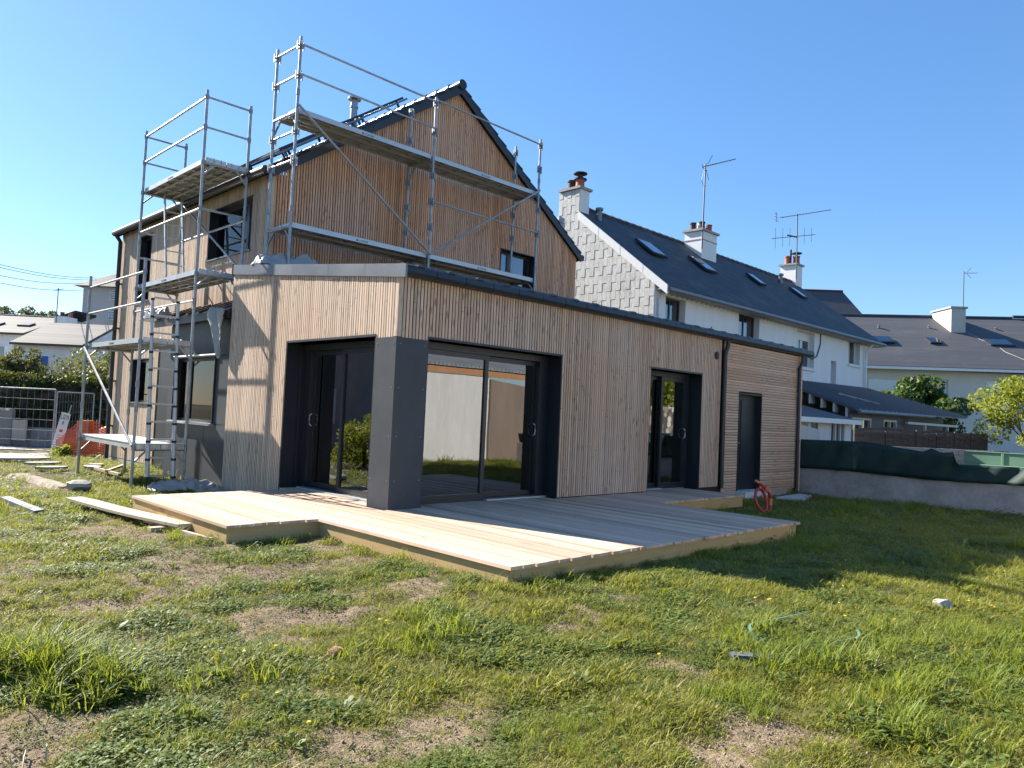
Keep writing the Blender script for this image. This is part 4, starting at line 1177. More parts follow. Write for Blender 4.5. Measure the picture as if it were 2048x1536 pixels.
# staggered pale slates on the west gable
PW, PH = .178, .54
def nz(y): return NEZ + (NRZ-NEZ)*(1-abs(y-NRY)/(NRY-NY0))
ci = 0; y = NY0 + .02
def clip_slate(y0, y1, z0, z1, top):
    # polygon clipped to the rake
    t0, t1 = min(z1, top(y0)), min(z1, top(y1))
    if max(t0, t1) <= z0 + .02: return None
    pts = [(y0, z0), (y1, z0)]
    if t0 < z0: y0s = y0 + (y1-y0)*(z0-t0)/(t1-t0) if t1 != t0 else y0; pts = [(y0s, z0), (y1, z0), (y1, t1)]; return pts
    if t1 < z0: y1s = y1 - (y1-y0)*(z0-t1)/(t0-t1); pts = [(y0, z0), (y1s, z0), (y0, t0)]; return pts
    return [(y0, z0), (y1, z0), (y1, t1), (y0, t0)]
CH = (8.06, 8.86)      # chimney stack rising flush with the gable
while y < NY1:
    y1 = min(y+PW, NY1); z = 2.2 + (ci % 2)*PH/2 - (ci//2 % 2)*0
    z -= PH
    while z < 9.0:
        def top(q): return 8.64 if CH[0]-.01 <= (y+y1)/2 <= CH[1]+.01 else nz(q)-.03
        g = .008
        pl = clip_slate(y+g/2, y1-g/2, z+g, z+PH, top)
        if pl and pl[0][1] < 8.6 and y < 9.4:
            bb = MB(); ti = .007
            vs = [(NX0 - .004 - ti*(1-(zz-z)/PH) - .004*((ci) % 2), yy_, zz) for yy_, zz in pl]
            vb = [(NX0+.028, yy_, zz) for yy_, zz in pl]; n = len(pl)
            bb.add(vs+vb, [tuple(range(n))] + [tuple(range(n,2*n))[::-1]] + [(i, n+i, n+(i+1) % n, (i+1) % n) for i in range(n)])
            bb.build('slate', M['slate_pale'], nb)
        z += PH
    y += PW; ci += 1
# roof
b = MB()
for sgn in (-1, 1):
    ye = NY0-.42 if sgn < 0 else NY1+.42; ze = NEZ - .42*(NRZ-NEZ)/(NRY-NY0) + .10
    b.prism([(NX0+.04,ye,ze),(NX0+.04,NRY,NRZ+.10),(NX0+.04,NRY,NRZ+.20),(NX0+.04,ye,ze+.10)], (NX1-NX0-.06,0,0))
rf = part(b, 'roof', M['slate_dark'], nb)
# hipped far end
b = MB(); ze = NEZ - .42*(NRZ-NEZ)/(NRY-NY0) + .2
b.add([(NX1-.02,NY0-.42,ze),(NX1+1.0,NY0-.42,ze-.0),(NX1+1.0,NY1+.42,ze),(NX1-.02,NY1+.42,ze),(NX1-.02,NRY,NRZ+.2)], [(0,1,4),(1,2,4),(2,3,4)])
b.build('hip_end', M['slate_dark'], rf)
b = MB(); b.box(NX1-.1, NX1+1.0, NY0-.42, NY1+.42, NEZ-.28, NEZ-.2); b.build('hip_soffit', M['stucco'], rf)
x = NX0
while x < NX1:
    bb = MB(); bb.tube([(x,NRY,NRZ+.19),(x+.44,NRY,NRZ+.175)], [.105,.085], 10); bb.build('ridge_tile', M['slate_dark'], rf, True); x += .42
# white verge boards
for i in range(4):
    f0, f1 = i/4, (i+1)/4-.006
    ya = NY0-.45 + (8.05-NY0+.45)*f0; yb = NY0-.45 + (8.05-NY0+.45)*f1
    za = NEZ + (NRZ-NEZ)/(NRY-NY0)*(ya-NY0); zb = NEZ + (NRZ-NEZ)/(NRY-NY0)*(yb-NY0)
    bb = MB(); bb.prism([(NX0-.06,ya,za-.07),(NX0-.06,yb,zb-.07),(NX0-.06,yb,zb+.20),(NX0-.06,ya,za+.20)], (.05,0,0)); bb.build('verge_board', M['stucco'], nb)
    ya2, yb2 = 2*NRY-ya, 2*NRY-yb
    bb = MB(); bb.prism([(NX0-.06,ya2,za-.07),(NX0-.06,yb2,zb-.07),(NX0-.06,yb2,zb+.20),(NX0-.06,ya2,za+.20)], (.05,0,0)); bb.build('verge_board', M['stucco'], nb)
b = MB(); b.tube([(NX0,NY0-.47,NEZ-.27),(NX1+.9,NY0-.47,NEZ-.20)], .07, 10); part(b, 'gutter', M['zinc'], nb, True)
b = MB(); x = NX0+.25
while x < NX1+.9: b.box(x, x+.04, NY0-.42, NY0, NEZ-.31, NEZ-.25); x += .28
stuff(part(b, 'rafter_ends', M['stucco_grey'], nb))
b = MB(); b.box(NX0+.02, NX1+.9, NY0-.40, NY0-.01, NEZ-.24, NEZ-.22); part(b, 'soffit', M['stucco'], nb)
b = MB(); b.tube([(29.0,NY0-.40,NEZ-.25),(28.98,NY0-.1,NEZ-.55),(28.98,NY0-.08,-.3)], .05, 8); part(b, 'downpipe', M['white'], nb, True)
b = MB(); b.tube([(12.95,NY0-.40,NEZ-.25),(12.82,NY0-.07,NEZ-.5),(12.82,NY0-.07,-.3)], .04, 8); part(b, 'downpipe', M['white'], nb, True)
# chimneys
def pot(parent, x, y, z, r, h, m, cap=True):
    b = MB(); b.lathe((x,y,z), [(r*1.15,0),(r*.95,.05),(r*.85,h*.8),(r,h*.85),(r,h)], 14); o = b.build('chimney_pot', m, parent, True)
    return o
b = MB(); b.box(NX0+.03, 13.20, CH[0], CH[1], 7.0, 8.66); c1 = part(b, 'chimney', M['stucco'], nb)
b = MB(); b.box(NX0-.07, 13.27, CH[0]-.07, CH[1]+.07, 8.66, 8.74); b.build('coping', M['concrete'], c1)
pot(c1, 12.98, 8.66, 8.74, .15, .34, M['potdark']); pot(c1, 12.98, 8.30, 8.74, .16, .30, M['clay'])
b = MB(); b.lathe((12.98,8.30,9.04), [(.22,0),(.22,.04),(.09,.07),(.09,.17),(.23,.20),(.23,.23),(.08,.28)], 16); b.build('cowl', M['potdark'], c1, True)
b = MB(); b.box(19.42, 20.52, 7.60, 8.36, 7.2, 8.62); c2 = part(b, 'chimney', M['stucco'], nb)
b = MB(); b.box(19.34, 20.60, 7.52, 8.44, 8.62, 8.70); b.box(19.405, 20.535, 7.585, 8.375, 8.27, 8.31); b.build('coping', M['concrete'], c2)
for px_, py_, m_ in ((19.7,8.18,'potdark'),(19.95,8.0,'white'),(20.15,8.15,'potdark'),(20.32,7.85,'clay'),(19.75,7.82,'potdark')): pot(c2, px_, py_, 8.70, .13, .34, M[m_])
b = MB(); b.box(28.90, 29.58, 8.20, 8.98, 7.4, 9.02); c3 = part(b, 'chimney', M['stucco'], nb)
b = MB(); b.box(28.82, 29.66, 8.12, 9.06, 9.02, 9.10); b.build('coping', M['concrete'], c3)
pot(c3, 29.15, 8.75, 9.10, .15, .42, M['clay']); pot(c3, 29.35, 8.40, 9.10, .17, .42, M['clay'])
b = MB(); b.lathe((29.35,8.40,9.52), [(.05,0),(.05,.10),(.25,.12),(.25,.16),(.1,.2)], 14); b.lathe((29.2,8.62,9.10), [(.05,0),(.05,.75)], 8); b.build('cowl', M['potdark'], c3, True)
# roof windows
def velux(parent, xc, w, zc, h, x_tilt=0):
    s = (NRZ-NEZ)/(NRY-NY0); n = Vector((0,-s,1)).normalized(); up = Vector((0,1,s)).normalized()
    yb = NY0 + (zc-NEZ)/s; C = Vector((xc, yb, zc)) + n*.20
    X = Vector((w/2,0,0)); U = up*h/2
    b = MB(); P = [C-X-U, C+X-U, C+X+U, C-X+U]; b.hexa(P + [p+n*.07 for p in P]); o = b.build('roof_window', M['frame'], parent)
    X *= .86; U *= .88; b = MB(); P = [C-X-U+n*.071, C+X-U+n*.071, C+X+U+n*.071, C-X+U+n*.071]; b.hexa(P + [p+n*.012 for p in P]); b.build('pane', M['glass_far'], o)
for xc, zc, w, h_ in ((14.75,6.72,.82,.95),(18.05,6.76,.82,.95),(22.6,6.98,.55,.8),(26.7,7.05,.55,.8)): velux(nb, xc, w, zc, h_)
for xc in (13.55, 26.7):
    b = MB(); b.lathe((xc,NRY-.55,NRZ-.35), [(.09,0),(.09,.42),(.13,.42),(.13,.5),(.05,.53)], 10); part(b, 'roof_vent', M['zinc'], nb, True)
# cracks and loose cables on the white wall
b = MB(); b.tube([(24.3,4.985,5.05),(24.25,4.97,4.6),(24.1,4.97,4.35),(23.95,4.97,4.1),(23.5,4.97,3.95),(23.2,4.97,4.0)], .025, 6); part(b, 'wall_cable', M['antenna'], nb, True)
b = MB(); b.tube([(15.9,4.985,4.35),(15.85,4.98,3.9),(15.8,4.98,3.5)], .018, 6)
part(b, 'wall_cable', M['antenna'], nb, True)

# lean-to against the white house
lt = thing('lean_to', 'low lean-to annex with blue grey metal roof against the white house', 'annex', (25, 3.4, -.3))
top = [(19.8,4.98,2.93),(29.2,4.98,3.05),(32.5,1.8,1.95),(19.8,1.8,1.86)]
b = MB(); b.prism([top[3],top[2],top[1],top[0]], (0,0,.07)); rfl = part(b, 'roof', M['metalroof'], lt)
b = MB(); k = 0
while k <= 26:
    s = k/26; p = Vector(top[0]).lerp(Vector(top[1]), s); q = Vector(top[3]).lerp(Vector(top[2]), s)
    b.bar(p+Vector((0,-.01,.085)), q+Vector((0,-.06,.085)), .05, .05); k += 1
stuff(b.build('standing_seams', M['metalroof'], rfl))
b = MB(); P = Vector((22.3,3.6,2.55)); b.bar(P, P+Vector((1.6,-.9,-.32)), .5, .06); b.build('skylight', M['zinc'], rfl)
for i in range(7):
    s = .1 + i*.13; p = Vector(top[0]).lerp(Vector(top[3]), s)
    b = MB(); b.box(p.x+.02, p.x+.35, p.y-.03, p.y+.03, p.z-.32, p.z-.01); b.build('rafter', M['stucco_warm'], lt)
lw = [(20.05,21.75,1.25,1.66),(22.95,24.3,1.40,1.66)]
b = MB()
for a, c, z0, z1 in rects(19.9, 25, -.4, 1.84, lw): b.box(a, c, 2.1, 2.25, z0, z1)
b.box(25.0, 32.0, 2.6, 2.75, -.4, 1.95)
part(b, 'wall', M['stone_dark'], lt)
for a, c, z0, z1 in lw:
    s = MB(); fw = .07
    for p, q, e, g in ((a,a+fw,z0,z1),(c-fw,c,z0,z1),((a+c)/2-.04,(a+c)/2+.04,z0,z1-fw),(a+fw,c-fw,z1-fw,z1)): s.box(p, q, 2.06, 2.16, e, g)
    f = part(s, 'window', M['cream'], lt); p = MB(); p.box(a+.07, c-.07, 2.17, 2.18, z0, z1-.07); p.build('pane', M['glass'], f)
b = MB(); b.box(24.9, 31.5, 1.85, 1.95, 1.55, 1.64); b.box(27.0,27.1,1.86,1.94,-.3,1.55); b.box(30.0,30.1,1.86,1.94,-.3,1.55); part(b, 'beam', M['cream'], lt)
b = MB(); b.tube([(19.75,1.74,1.84),(27.5,1.74,1.90)], .06, 8); part(b, 'gutter', M['zinc'], lt, True)
# small white outbuilding
so = thing('outbuilding', 'small white outbuilding with mossy low roof beside the green mesh', 'outbuilding', (16.5, 2.2, -.3))
b = MB()
sh = [(15.30,15.80,.2,1.38),(16.60,17.70,.55,1.40)]
for a, c, z0, z1 in rects(15.1, 18.2, -.4, 1.52, sh): b.box(a, c, 1.4, 1.5, z0, z1)
b.box(18.1, 18.2, 1.5, 1.78, -.4, 1.6); b.box(15.1,15.2,1.5,4.0,-.4,1.6); part(b, 'wall', M['stucco'], so)
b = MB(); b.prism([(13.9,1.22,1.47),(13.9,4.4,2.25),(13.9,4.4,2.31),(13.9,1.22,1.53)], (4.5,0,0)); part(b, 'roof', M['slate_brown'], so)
b = MB(); b.box(13.9, 18.4, 1.16, 1.215, 1.40, 1.54); part(b, 'fascia', M['white'], so)
b = MB(); b.box(15.30, 15.80, 1.43, 1.47, .2, 1.38); part(b, 'door', M['frame'], so)
for i in range(3):
    b = MB(); b.box(16.60+i*.37, 16.66+i*.37, 1.38, 1.46, .55, 1.40); part(b, 'window_bar', M['white'], so)
b = MB(); b.box(16.6, 17.7, 1.47, 1.48, .55, 1.40); part(b, 'pane', M['glass'], so)
b = MB(); b.hexa([(13.2,1.0,-.4),(14.95,1.0,-.4),(14.95,1.3,-.4),(13.2,1.3,-.4),(13.2,1.0,1.36),(14.95,1.0,1.20),(14.95,1.3,1.20),(13.2,1.3,1.36)])
tag(b.build('rendered_wall', M['concrete_light'], None), 'short beige rendered wall left of the white outbuilding door', 'wall')

# ------------------------------------------------------------------ house on the right, facing us
def dbox(b, u0, u1, w0, w1, z0, z1):
    P = [to_w(u0,w0,z0), to_w(u1,w0,z0), to_w(u1,w1,z0), to_w(u0,w1,z0)]
    return b.hexa(P + [p + Vector((0,0,(z1-z0)*KS)) for p in P])
KS = 1.36
rh = thing('terrace_house', 'cream house with dark slate roof and three skylights at the far right', 'house', diag(27.2, 46.2, -1.0))
b = MB()
rw = [(14.44,15.95,2.2,3.33),(17.17,17.70,2.6,3.44),(19.3,20.6,2.2,3.5)]
for a, c, z0, z1 in rects(13.2, 32, -.5, 3.80, rw): dbox(b, a, c, 30.2, 30.5, z0, z1)
dbox(b, 13.2, 32, 30.5, 38, -.5, 3.0)
part(b, 'wall', M['stucco_warm'], rh)
b = MB()
A_ = [to_w(12.5,29.8,3.78), to_w(32,29.8,4.05), to_w(32,34.5,6.9), to_w(12.5,34.5,6.40)]
b.hexa(A_ + [p+Vector((0,0,.10)) for p in A_]); A2 = [to_w(12.5,34.5,6.40), to_w(32,34.5,6.9), to_w(32,39,4.0), to_w(12.5,39,3.8)]; b.hexa(A2 + [p+Vector((0,0,.1)) for p in A2])
rr = part(b, 'roof', M['slate_brown'], rh)
b = MB(); b.tube([to_w(12.5,34.5,6.49), to_w(23.1,34.5,6.76)], .10, 8); b.tube([to_w(23.15,34.5,6.83), to_w(32,34.5,7.05)], .10, 8); b.build('ridge', M['slate_dark'], rr, True)
b = MB(); b.bar(to_w(12.5,29.72,3.76), to_w(32,29.72,4.03), .1, .14); part(b, 'gutter', M['white'], rh)
for (a, c, z0, z1), nm in zip(rw, ('shutter', 'window', 'window')):
    s = MB()
    if nm == 'shutter':
        dbox(s, a, c, 30.15, 30.2, z0, z1); f = part(s, 'garage_shutter', M['white'], rh)
        for i in range(6):
            s = MB(); dbox(s, a, c, 30.135, 30.149, z0+i*.19, z0+i*.19+.17); s.build('panel', M['white'], f)
    else:
        fw = .1
        for p, q, e, g in ((a,a+fw,z0,z1),(c-fw,c,z0,z1),(a+fw,c-fw,z0,z0+fw),(a+fw,c-fw,z1-fw,z1)): dbox(s, p, q, 30.28, 30.34, e, g)
        f = part(s, 'window', M['white'], rh); s = MB(); dbox(s, a+fw, c-fw, 30.36, 30.37, z0+fw, z1-fw); s.build('pane', M['glass_far'], f)
# chimney on the right house
b = MB(); dbox(b, 19.36, 20.0, 32.9, 34.4, 5.5, 6.84); c4 = part(b, 'chimney', M['stucco_grey'], rh)
b = MB(); dbox(b, 19.30, 20.06, 32.84, 34.46, 6.84, 6.92); b.build('coping', M['concrete'], c4)
pot(c4, *to_w(19.7,33.5,6.92), .12, .12, M['potdark'])
s_r = (6.45-3.8)/4.7
for (uc, w_, wc, h_) in ((15.72,1.0,31.9,.62),(18.03,.5,31.95,.55),(20.85,1.05,31.95,.66)):
    n = (Vector((0,0,1)) - .56*Vector((.703,.711,0))).normalized(); up = (Vector((.703,.711,0)) + Vector((0,0,.56))).normalized(); X = Vector((.7096,-.7046,.012)).normalized()
    zc = 3.78 + .02*(uc-12.5)*.7 + (wc-29.8)*.565 + .10; w_ *= KS; h_ *= KS
    C = to_w(uc, wc, zc) + n*.02
    b = MB(); P = [C-X*w_/2-up*h_/2, C+X*w_/2-up*h_/2, C+X*w_/2+up*h_/2, C-X*w_/2+up*h_/2]; b.hexa(P + [p+n*.12 for p in P]); o = b.build('roof_window', M['frame'], rh)
    b = MB(); P = [C+n*.121-X*w_*.42-up*h_*.4, C+n*.121+X*w_*.42-up*h_*.4, C+n*.121+X*w_*.42+up*h_*.4, C+n*.121-X*w_*.42+up*h_*.4]; b.hexa(P + [p+n*.012 for p in P]); b.build('pane', M['glass_far'], o)
for uc, wc in ((16.3,33.2),(18.6,33.3),(21.6,33.3)):
    zc = 3.78 + .014*(uc-12.5) + (wc-29.8)*.565 + .1; b = MB(); b.lathe(to_w(uc,wc,zc), [(.08,0),(.08,.13),(.12,.13),(.05,.2)], 8); part(b, 'roof_vent', M['zinc'], rh, True)
b = MB(); pts = []
for i in range(8):
    s = i/7; u_ = 20.05+.9*s; w2 = 33.0-2.6*s; zc = 3.78 + .014*(u_-12.5) + (w2-29.8)*.565 + .14; pts.append(to_w(u_+.08*math.sin(i*2.1), w2, zc))
b.tube(pts, .018, 6); part(b, 'roof_cable', M['stone'], rh, True)
# brown roofed house between the two
KS = 1.5
bh = thing('far_house', 'grey hipped house roof rising between the white house and the cream house', 'house', diag(25, 63, -1.0))
b = MB(); dbox(b, 13, 19.5, 39.5, 47, -.5, 6.6); part(b, 'wall', M['stucco_warm'], bh)
b = MB(); P = [to_w(12,39.2,6.5), to_w(19.2,39.2,6.5), to_w(19.2,47,6.5), to_w(12,47,6.5), to_w(14,41.5,8.9), to_w(18.3,41.5,8.95), to_w(18.3,44,8.95), to_w(14,44,8.9)]
b.hexa(P); rb_ = part(b, 'roof', M['slate_brown'], bh)
b = MB(); b.tube([to_w(14,41.5,8.93), to_w(18.3,41.5,8.98)], .1, 8); b.build('ridge', M['potdark'], rb_, True)

KS = 1.0
# ------------------------------------------------------------------ aerials
def yagi(b, p, d, n, L, el=.3, vert=False, r=.012):
    p = Vector(p); d = Vector(d).normalized(); side = Vector((0,0,1)) if vert else d.cross(Vector((0,0,1))).normalized()
    b.tube([p, p+d*L], r*1.3, 6)
    for i in range(n):
        q = p + d*L*(i+.5)/n; e = el*(1-.35*i/n)
        b.tube([q-side*e, q+side*e], r*.8, 5)
an = thing('tv_aerial', 'tall single mast aerial on the middle chimney of the white house', 'aerial', (19.4, 7.55, 8.0))
b = MB(); b.tube([(19.38,7.56,7.9),(19.44,7.56,11.2)], .028, 8); part(b, 'mast', M['antenna'], an, True)
b = MB(); yagi(b, (19.32,7.64,11.05), (.68,-.64,.28), 12, 1.35, .15); b.tube([(19.44,7.56,11.05),(19.6,7.5,10.6)], .012, 5); b.tube([(19.5,7.5,11.2),(19.65,7.4,11.55)], .012, 5); part(b, 'antenna', M['antenna'], an, True)
b = MB()
for s in (-1, 1):
    P = Vector((19.4,7.58,10.98)); b.tube([P, P+Vector((-.18,0,-.15+s*.3)), P+Vector((-.05,0,-.35+s*.3)), P+Vector((.2,0,-.3+s*.3))], .008, 5)
part(b, 'reflector', M['antenna'], an, True)
an = thing('tv_aerial', 'double aerial with vertical rods on the far chimney of the white house', 'aerial', (28.85, 8.15, 8.6))
b = MB(); b.tube([(28.86,8.16,8.3),(28.80,8.16,11.45)], .03, 8); part(b, 'mast', M['antenna'], an, True)
b = MB(); yagi(b, (28.2,8.75,11.22), (.70,-.69,.20), 18, 2.5, .16); part(b, 'antenna', M['antenna'], an, True)
b = MB(); yagi(b, (27.95,9.0,10.2), (.72,-.69,.14), 6, 2.1, .5, True); b.tube([(28.45,8.5,10.4),(28.81,8.16,10.32)], .035, 6); part(b, 'antenna', M['antenna'], an, True)
b = MB(); yagi(b, (28.1,8.85,11.0), (0,.1,1), 3, .5, .22); part(b, 'reflector', M['antenna'], an, True)
KS = 1.36
an = thing('tv_aerial', 'thin aerial mast beside the grey chimney at far right', 'aerial', to_w(20.12, 33.3, 6.0))
b = MB(); b.tube([to_w(20.12,33.3,6.3), to_w(20.12,33.3,8.6)], .03, 8); part(b, 'mast', M['antenna'], an, True)
b = MB(); yagi(b, to_w(20.15,33.3,8.52), (.68,-.68,.05), 9, .8, .12); b.tube([to_w(20.25,33.3,8.5), to_w(20.45,33.3,8.3)], .012, 5); b.tube([to_w(20.25,33.3,8.55), to_w(20.45,33.3,8.78)], .012, 5); part(b, 'antenna', M['antenna'], an, True)

KS = 1.0
# ------------------------------------------------------------------ trees and shrubs
def leaf_mesh(name, centers, n, size, m, parent=None, spread=None, flat=.0, seed=1):
    rs = np.random.RandomState(seed)
    C = np.array([c[:3] for c in centers]); Rr = np.array([c[3] for c in centers]); wgt = Rr**2; wgt = wgt/wgt.sum()
    idx = rs.choice(len(C), n, p=wgt)
    d = rs.normal(size=(n,3)); d /= np.linalg.norm(d, axis=1)[:,None]
    rad = Rr[idx]*rs.uniform(.25, 1, n)**.45
    P = C[idx] + d*rad[:,None]*np.array([1,1,.85])
    s = size*rs.uniform(.6, 1.3, n)
    a = rs.normal(size=(n,3)) + d*.3; a /= np.linalg.norm(a, axis=1)[:,None]
    t = np.cross(a, rs.normal(size=(n,3))); t /= np.linalg.norm(t, axis=1)[:,None]; bb_ = np.cross(a, t)
    v = np.empty((n,4,3)); v[:,0] = P - t*s[:,None]; v[:,1] = P + bb_*s[:,None]*.5 + a*s[:,None]*.15; v[:,2] = P + t*s[:,None]; v[:,3] = P - bb_*s[:,None]*.5 + a*s[:,None]*.15
    me = bpy.data.meshes.new(name); V = v.reshape(-1,3)
    me.vertices.add(len(V)); me.vertices.foreach_set('co', V.ravel())
    me.loops.add(n*4); me.loops.foreach_set('vertex_index', np.arange(n*4, dtype=np.int32))
    me.polygons.add(n); me.polygons.foreach_set('loop_start', np.arange(0, n*4, 4, dtype=np.int32))
    me.update(calc_edges=True); me.materials.append(m)
    o = bpy.data.objects.new(name, me); COL.objects.link(o)
    if parent is not None: adopt(o, parent)
    return o
def tree(label, base, height, blobs, nleaf, lsize, m, trunk_r=.09, seed=1, name='tree', cat='tree', group=None, limbs=7):
    t = thing(name, label, cat, base, group)
    rs = random.Random(seed); b = MB(); B = Vector(base)
    topv = B + Vector((rs.uniform(-.1,.1), rs.uniform(-.1,.1), height*.55))
    b.tube([B+Vector((0,0,-.1)), B.lerp(topv,.5)+Vector((.04,-.03,0)), topv], [trunk_r, trunk_r*.8, trunk_r*.5], 8)
    for i in range(limbs):
        c = blobs[rs.randrange(len(blobs))]; e = Vector(c[:3]); s = B.lerp(topv, rs.uniform(.3, 1))
        mid = s.lerp(e,.5) + Vector((rs.uniform(-.1,.1),rs.uniform(-.1,.1),.08)); b.tube([s, mid, e], [trunk_r*.4, trunk_r*.25, trunk_r*.1], 6)
    b.build('trunk', M['bark'], t, True)
    stuff(leaf_mesh('crown', blobs, nleaf, lsize, m, t, seed=seed))
    return t
def blobs_around(c, rx, ry, rz, n, r, seed):
    rs = random.Random(seed); out = []
    while len(out) < n:
        x, y, z = rs.uniform(-1,1), rs.uniform(-1,1), rs.uniform(-1,1)
        if x*x+y*y+z*z > 1: continue
        out.append((c[0]+x*rx, c[1]+y*ry, c[2]+z*rz, r*rs.uniform(.6,1.25)))
    return out
c = diag(20.2, 37.2, 1.6)
tree('round dark green leafy tree rising behind the lean-to roof', (c[0],c[1],-.7), 4.4, blobs_around((c[0],c[1],2.2), 2.25, 2.1, 1.45, 50, .66, 3) + blobs_around((c[0],c[1],3.4), .9, .9, .5, 12, .45, 4), 14000, .125, M['leaf_green'], .13, 3)
c = diag(12.2, 17.2, 1.7)
tree('sunlit yellow green shrub tree at the right edge', (c[0],c[1],-.4), 3, blobs_around((c[0],c[1],1.75), 1.15, 1.15, 1.05, 26, .36, 5), 6500, .05, M['leaf_yellow'], .07, 5, limbs=12)

# left street side
hd = []
for i in range(60):
    uu = -21 + 9.2*i/59
    hd.append(tuple(to_w(uu, 25.4+rnd.uniform(-.25,.25), rnd.uniform(.2,1.65))) + (rnd.uniform(.35,.5),))
for i in range(30):
    uu = -21 + 9.2*i/29; hd.append(tuple(to_w(uu, 25.3, 1.65)) + (.38,))
hedge = thing('hedge', 'clipped dark green hedge behind the mesh site fence', 'hedge', diag(-16, 25.4, -.5))
b = MB(); dbox(b, -21, -12, 25.2, 26.0, -.5, 1.65); b.build('dark_core', M['bark'], hedge)  # solid bark-coloured box filling the hedge, no separate twigs
stuff(leaf_mesh('foliage', hd, 15000, .075, M['leaf_hedge'], hedge, seed=9))
def shrub(label, u, w, z0, z1, ru, m, n, ls, seed, r=.35, name='shrub'):
    c = diag(u, w, 0)
    return tree(label, (c[0],c[1],-.4), z1, blobs_around((c[0],c[1],(z0+z1)/2), ru, ru, (z1-z0)/2*.8, 22, r, seed), n, ls, m, .05, seed, name, 'shrub', limbs=18)
shrub('dark rounded shrub behind the hedge at the left edge', -18.2, 27.5, .6, 3.4, .75, M['leaf_olive'], 5000, .06, 21)
shrub('sparse olive bush with bare twigs behind the hedge, nearest the timber house', -14.7, 27.5, .8, 3.5, 1.25, M['leaf_olive'], 4600, .06, 23, .5)
shrub('sparse olive bush in the middle behind the hedge', -16.5, 28.2, .8, 3.1, .8, M['leaf_olive'], 2600, .06, 24, .45)
for i, (u, w, zt, sd, lb) in enumerate(((-48.4,70,9.2,31,'dark pine crown above the white roof at far left'),(-46.4,71,9.7,32,'flat topped pine above the white roof ridge'),(-44.8,72,9.3,33,'pine crown nearest the white chimney in the distance'))):
    c = diag(u, w, 0); tree(lb, (c[0],c[1],0), 9, blobs_around((c[0],c[1],zt-1.1), 1.3, 1.3, .9, 12, .45, sd), 900, .14, M['leaf_pine'], .15, sd, 'pine_tree', 'tree', 'distant pines')
c = diag(-11.75, 19.3, 0)
o = leaf_mesh('weed_clump', blobs_around((c[0]+.1,c[1],-.22), .35, .2, .12, 10, .12, 41), 900, .035, M['grass_lush'], seed=41); tag(o, 'bushy bright green weed clump at the foot of the orange barrier', 'weed')

# ------------------------------------------------------------------ left background buildings
def gabled(root, u0, u1, w0, w1, z0, ez, rz, wall, roofm, over=.25):
    b = MB(); dbox(b, u0, u1, w0, w1, z0, ez); 
    wm = (w0+w1)/2
    for uu, d in ((u0, .2), (u1-.2, .2)):
        A = [to_w(uu,w0,ez), to_w(uu,w1,ez), to_w(uu,wm,rz)]; dv = to_w(uu+d,w0,ez)-A[0]; b.prism(A, dv)
    part(b, 'wall', wall, root)
    b = MB(); s = (rz-ez)/(wm-w0)
    for wa in (w0-over, w1+over):
        za = ez - over*s + .06
        P = [to_w(u0-over*.2,wa,za), to_w(u1+over*.2,wa,za), to_w(u1+over*.2,wm,rz+.06), to_w(u0-over*.2,wm,rz+.06)]
        b.hexa(P + [p+Vector((0,0,.12)) for p in P])
    return part(b, 'roof', roofm, root)
h1 = thing('white_house', 'low white house with pale grey roof and end chimney at far left', 'house', diag(-32, 47, -.4))
r1 = gabled(h1, -38, -29.0, 44, 52, -.5, 4.66, 6.02, M['stucco'], M['slate_grey'])
b = MB(); dbox(b, -28.95, -28.2, 46.6, 47.8, 4.6, 6.15); cc = part(b, 'chimney', M['stucco'], h1)
pot(cc, *to_w(-28.7,47,6.15), .14, .3, M['potdark']); pot(cc, *to_w(-28.35,47.3,6.15), .14, .3, M['clay'])
for uu in (-30.9, -32.6):
    b = MB(); dbox(b, uu, uu+.85, 43.9, 44.0, 2.6, 4.02); f = part(b, 'window', M['white'], h1); b = MB(); dbox(b, uu+.08, uu+.4, 43.88, 43.899, 2.7, 3.92); dbox(b, uu+.46, uu+.78, 43.88, 43.899, 2.7, 3.92); b.build('pane', M['glass_far'], f)
for uu, w2 in ((-30.4,45.6),(-32.2,45.5)):
    zz = 4.66 + (w2-44)*.34 + .16; b = MB(); P = [to_w(uu,w2-.3,zz-.08), to_w(uu+.75,w2-.3,zz-.08), to_w(uu+.75,w2+.3,zz+.12), to_w(uu,w2+.3,zz+.12)]; b.hexa(P + [p+Vector((0,0,.1)) for p in P]); part(b, 'roof_window', M['frame'], h1)
b = MB(); k = 0
uu = -38
while uu < -29: b.tube([to_w(uu,48,6.18), to_w(uu+.3,48,6.17)], [.10,.08], 8); uu += .33
stuff(part(b, 'ridge_tiles', M['slate_grey'], h1, True))
an = thing('tv_aerial', 'thin aerial pole on the white chimney at far left', 'aerial', diag(-28.7, 46.5, 6))
b = MB(); b.tube([to_w(-28.7,46.4,5.6), to_w(-28.7,46.4,7.9)], .03, 6); part(b, 'mast', M['antenna'], an, True)
b = MB(); b.tube([to_w(-29.0,46.4,7.75), to_w(-28.35,46.4,7.85)], .02, 6); part(b, 'antenna', M['antenna'], an, True)
h2 = thing('cottage', 'cottage with sloping grey roof and blue shutters left of the scaffold', 'house', diag(-24, 40, -.4))
gabled(h2, -25.6, -22.0, 38, 44, -.5, 3.72, 5.0, M['stucco'], M['slate_grey'])
b = MB(); dbox(b, -24.95, -24.68, 37.95, 37.999, 2.0, 3.15); dbox(b, -24.05, -23.78, 37.95, 37.999, 2.0, 3.15); part(b, 'shutter', M['blue'], h2)
b = MB(); dbox(b, -24.64, -24.09, 37.96, 37.999, 2.0, 3.15); part(b, 'window', M['glass_far'], h2)
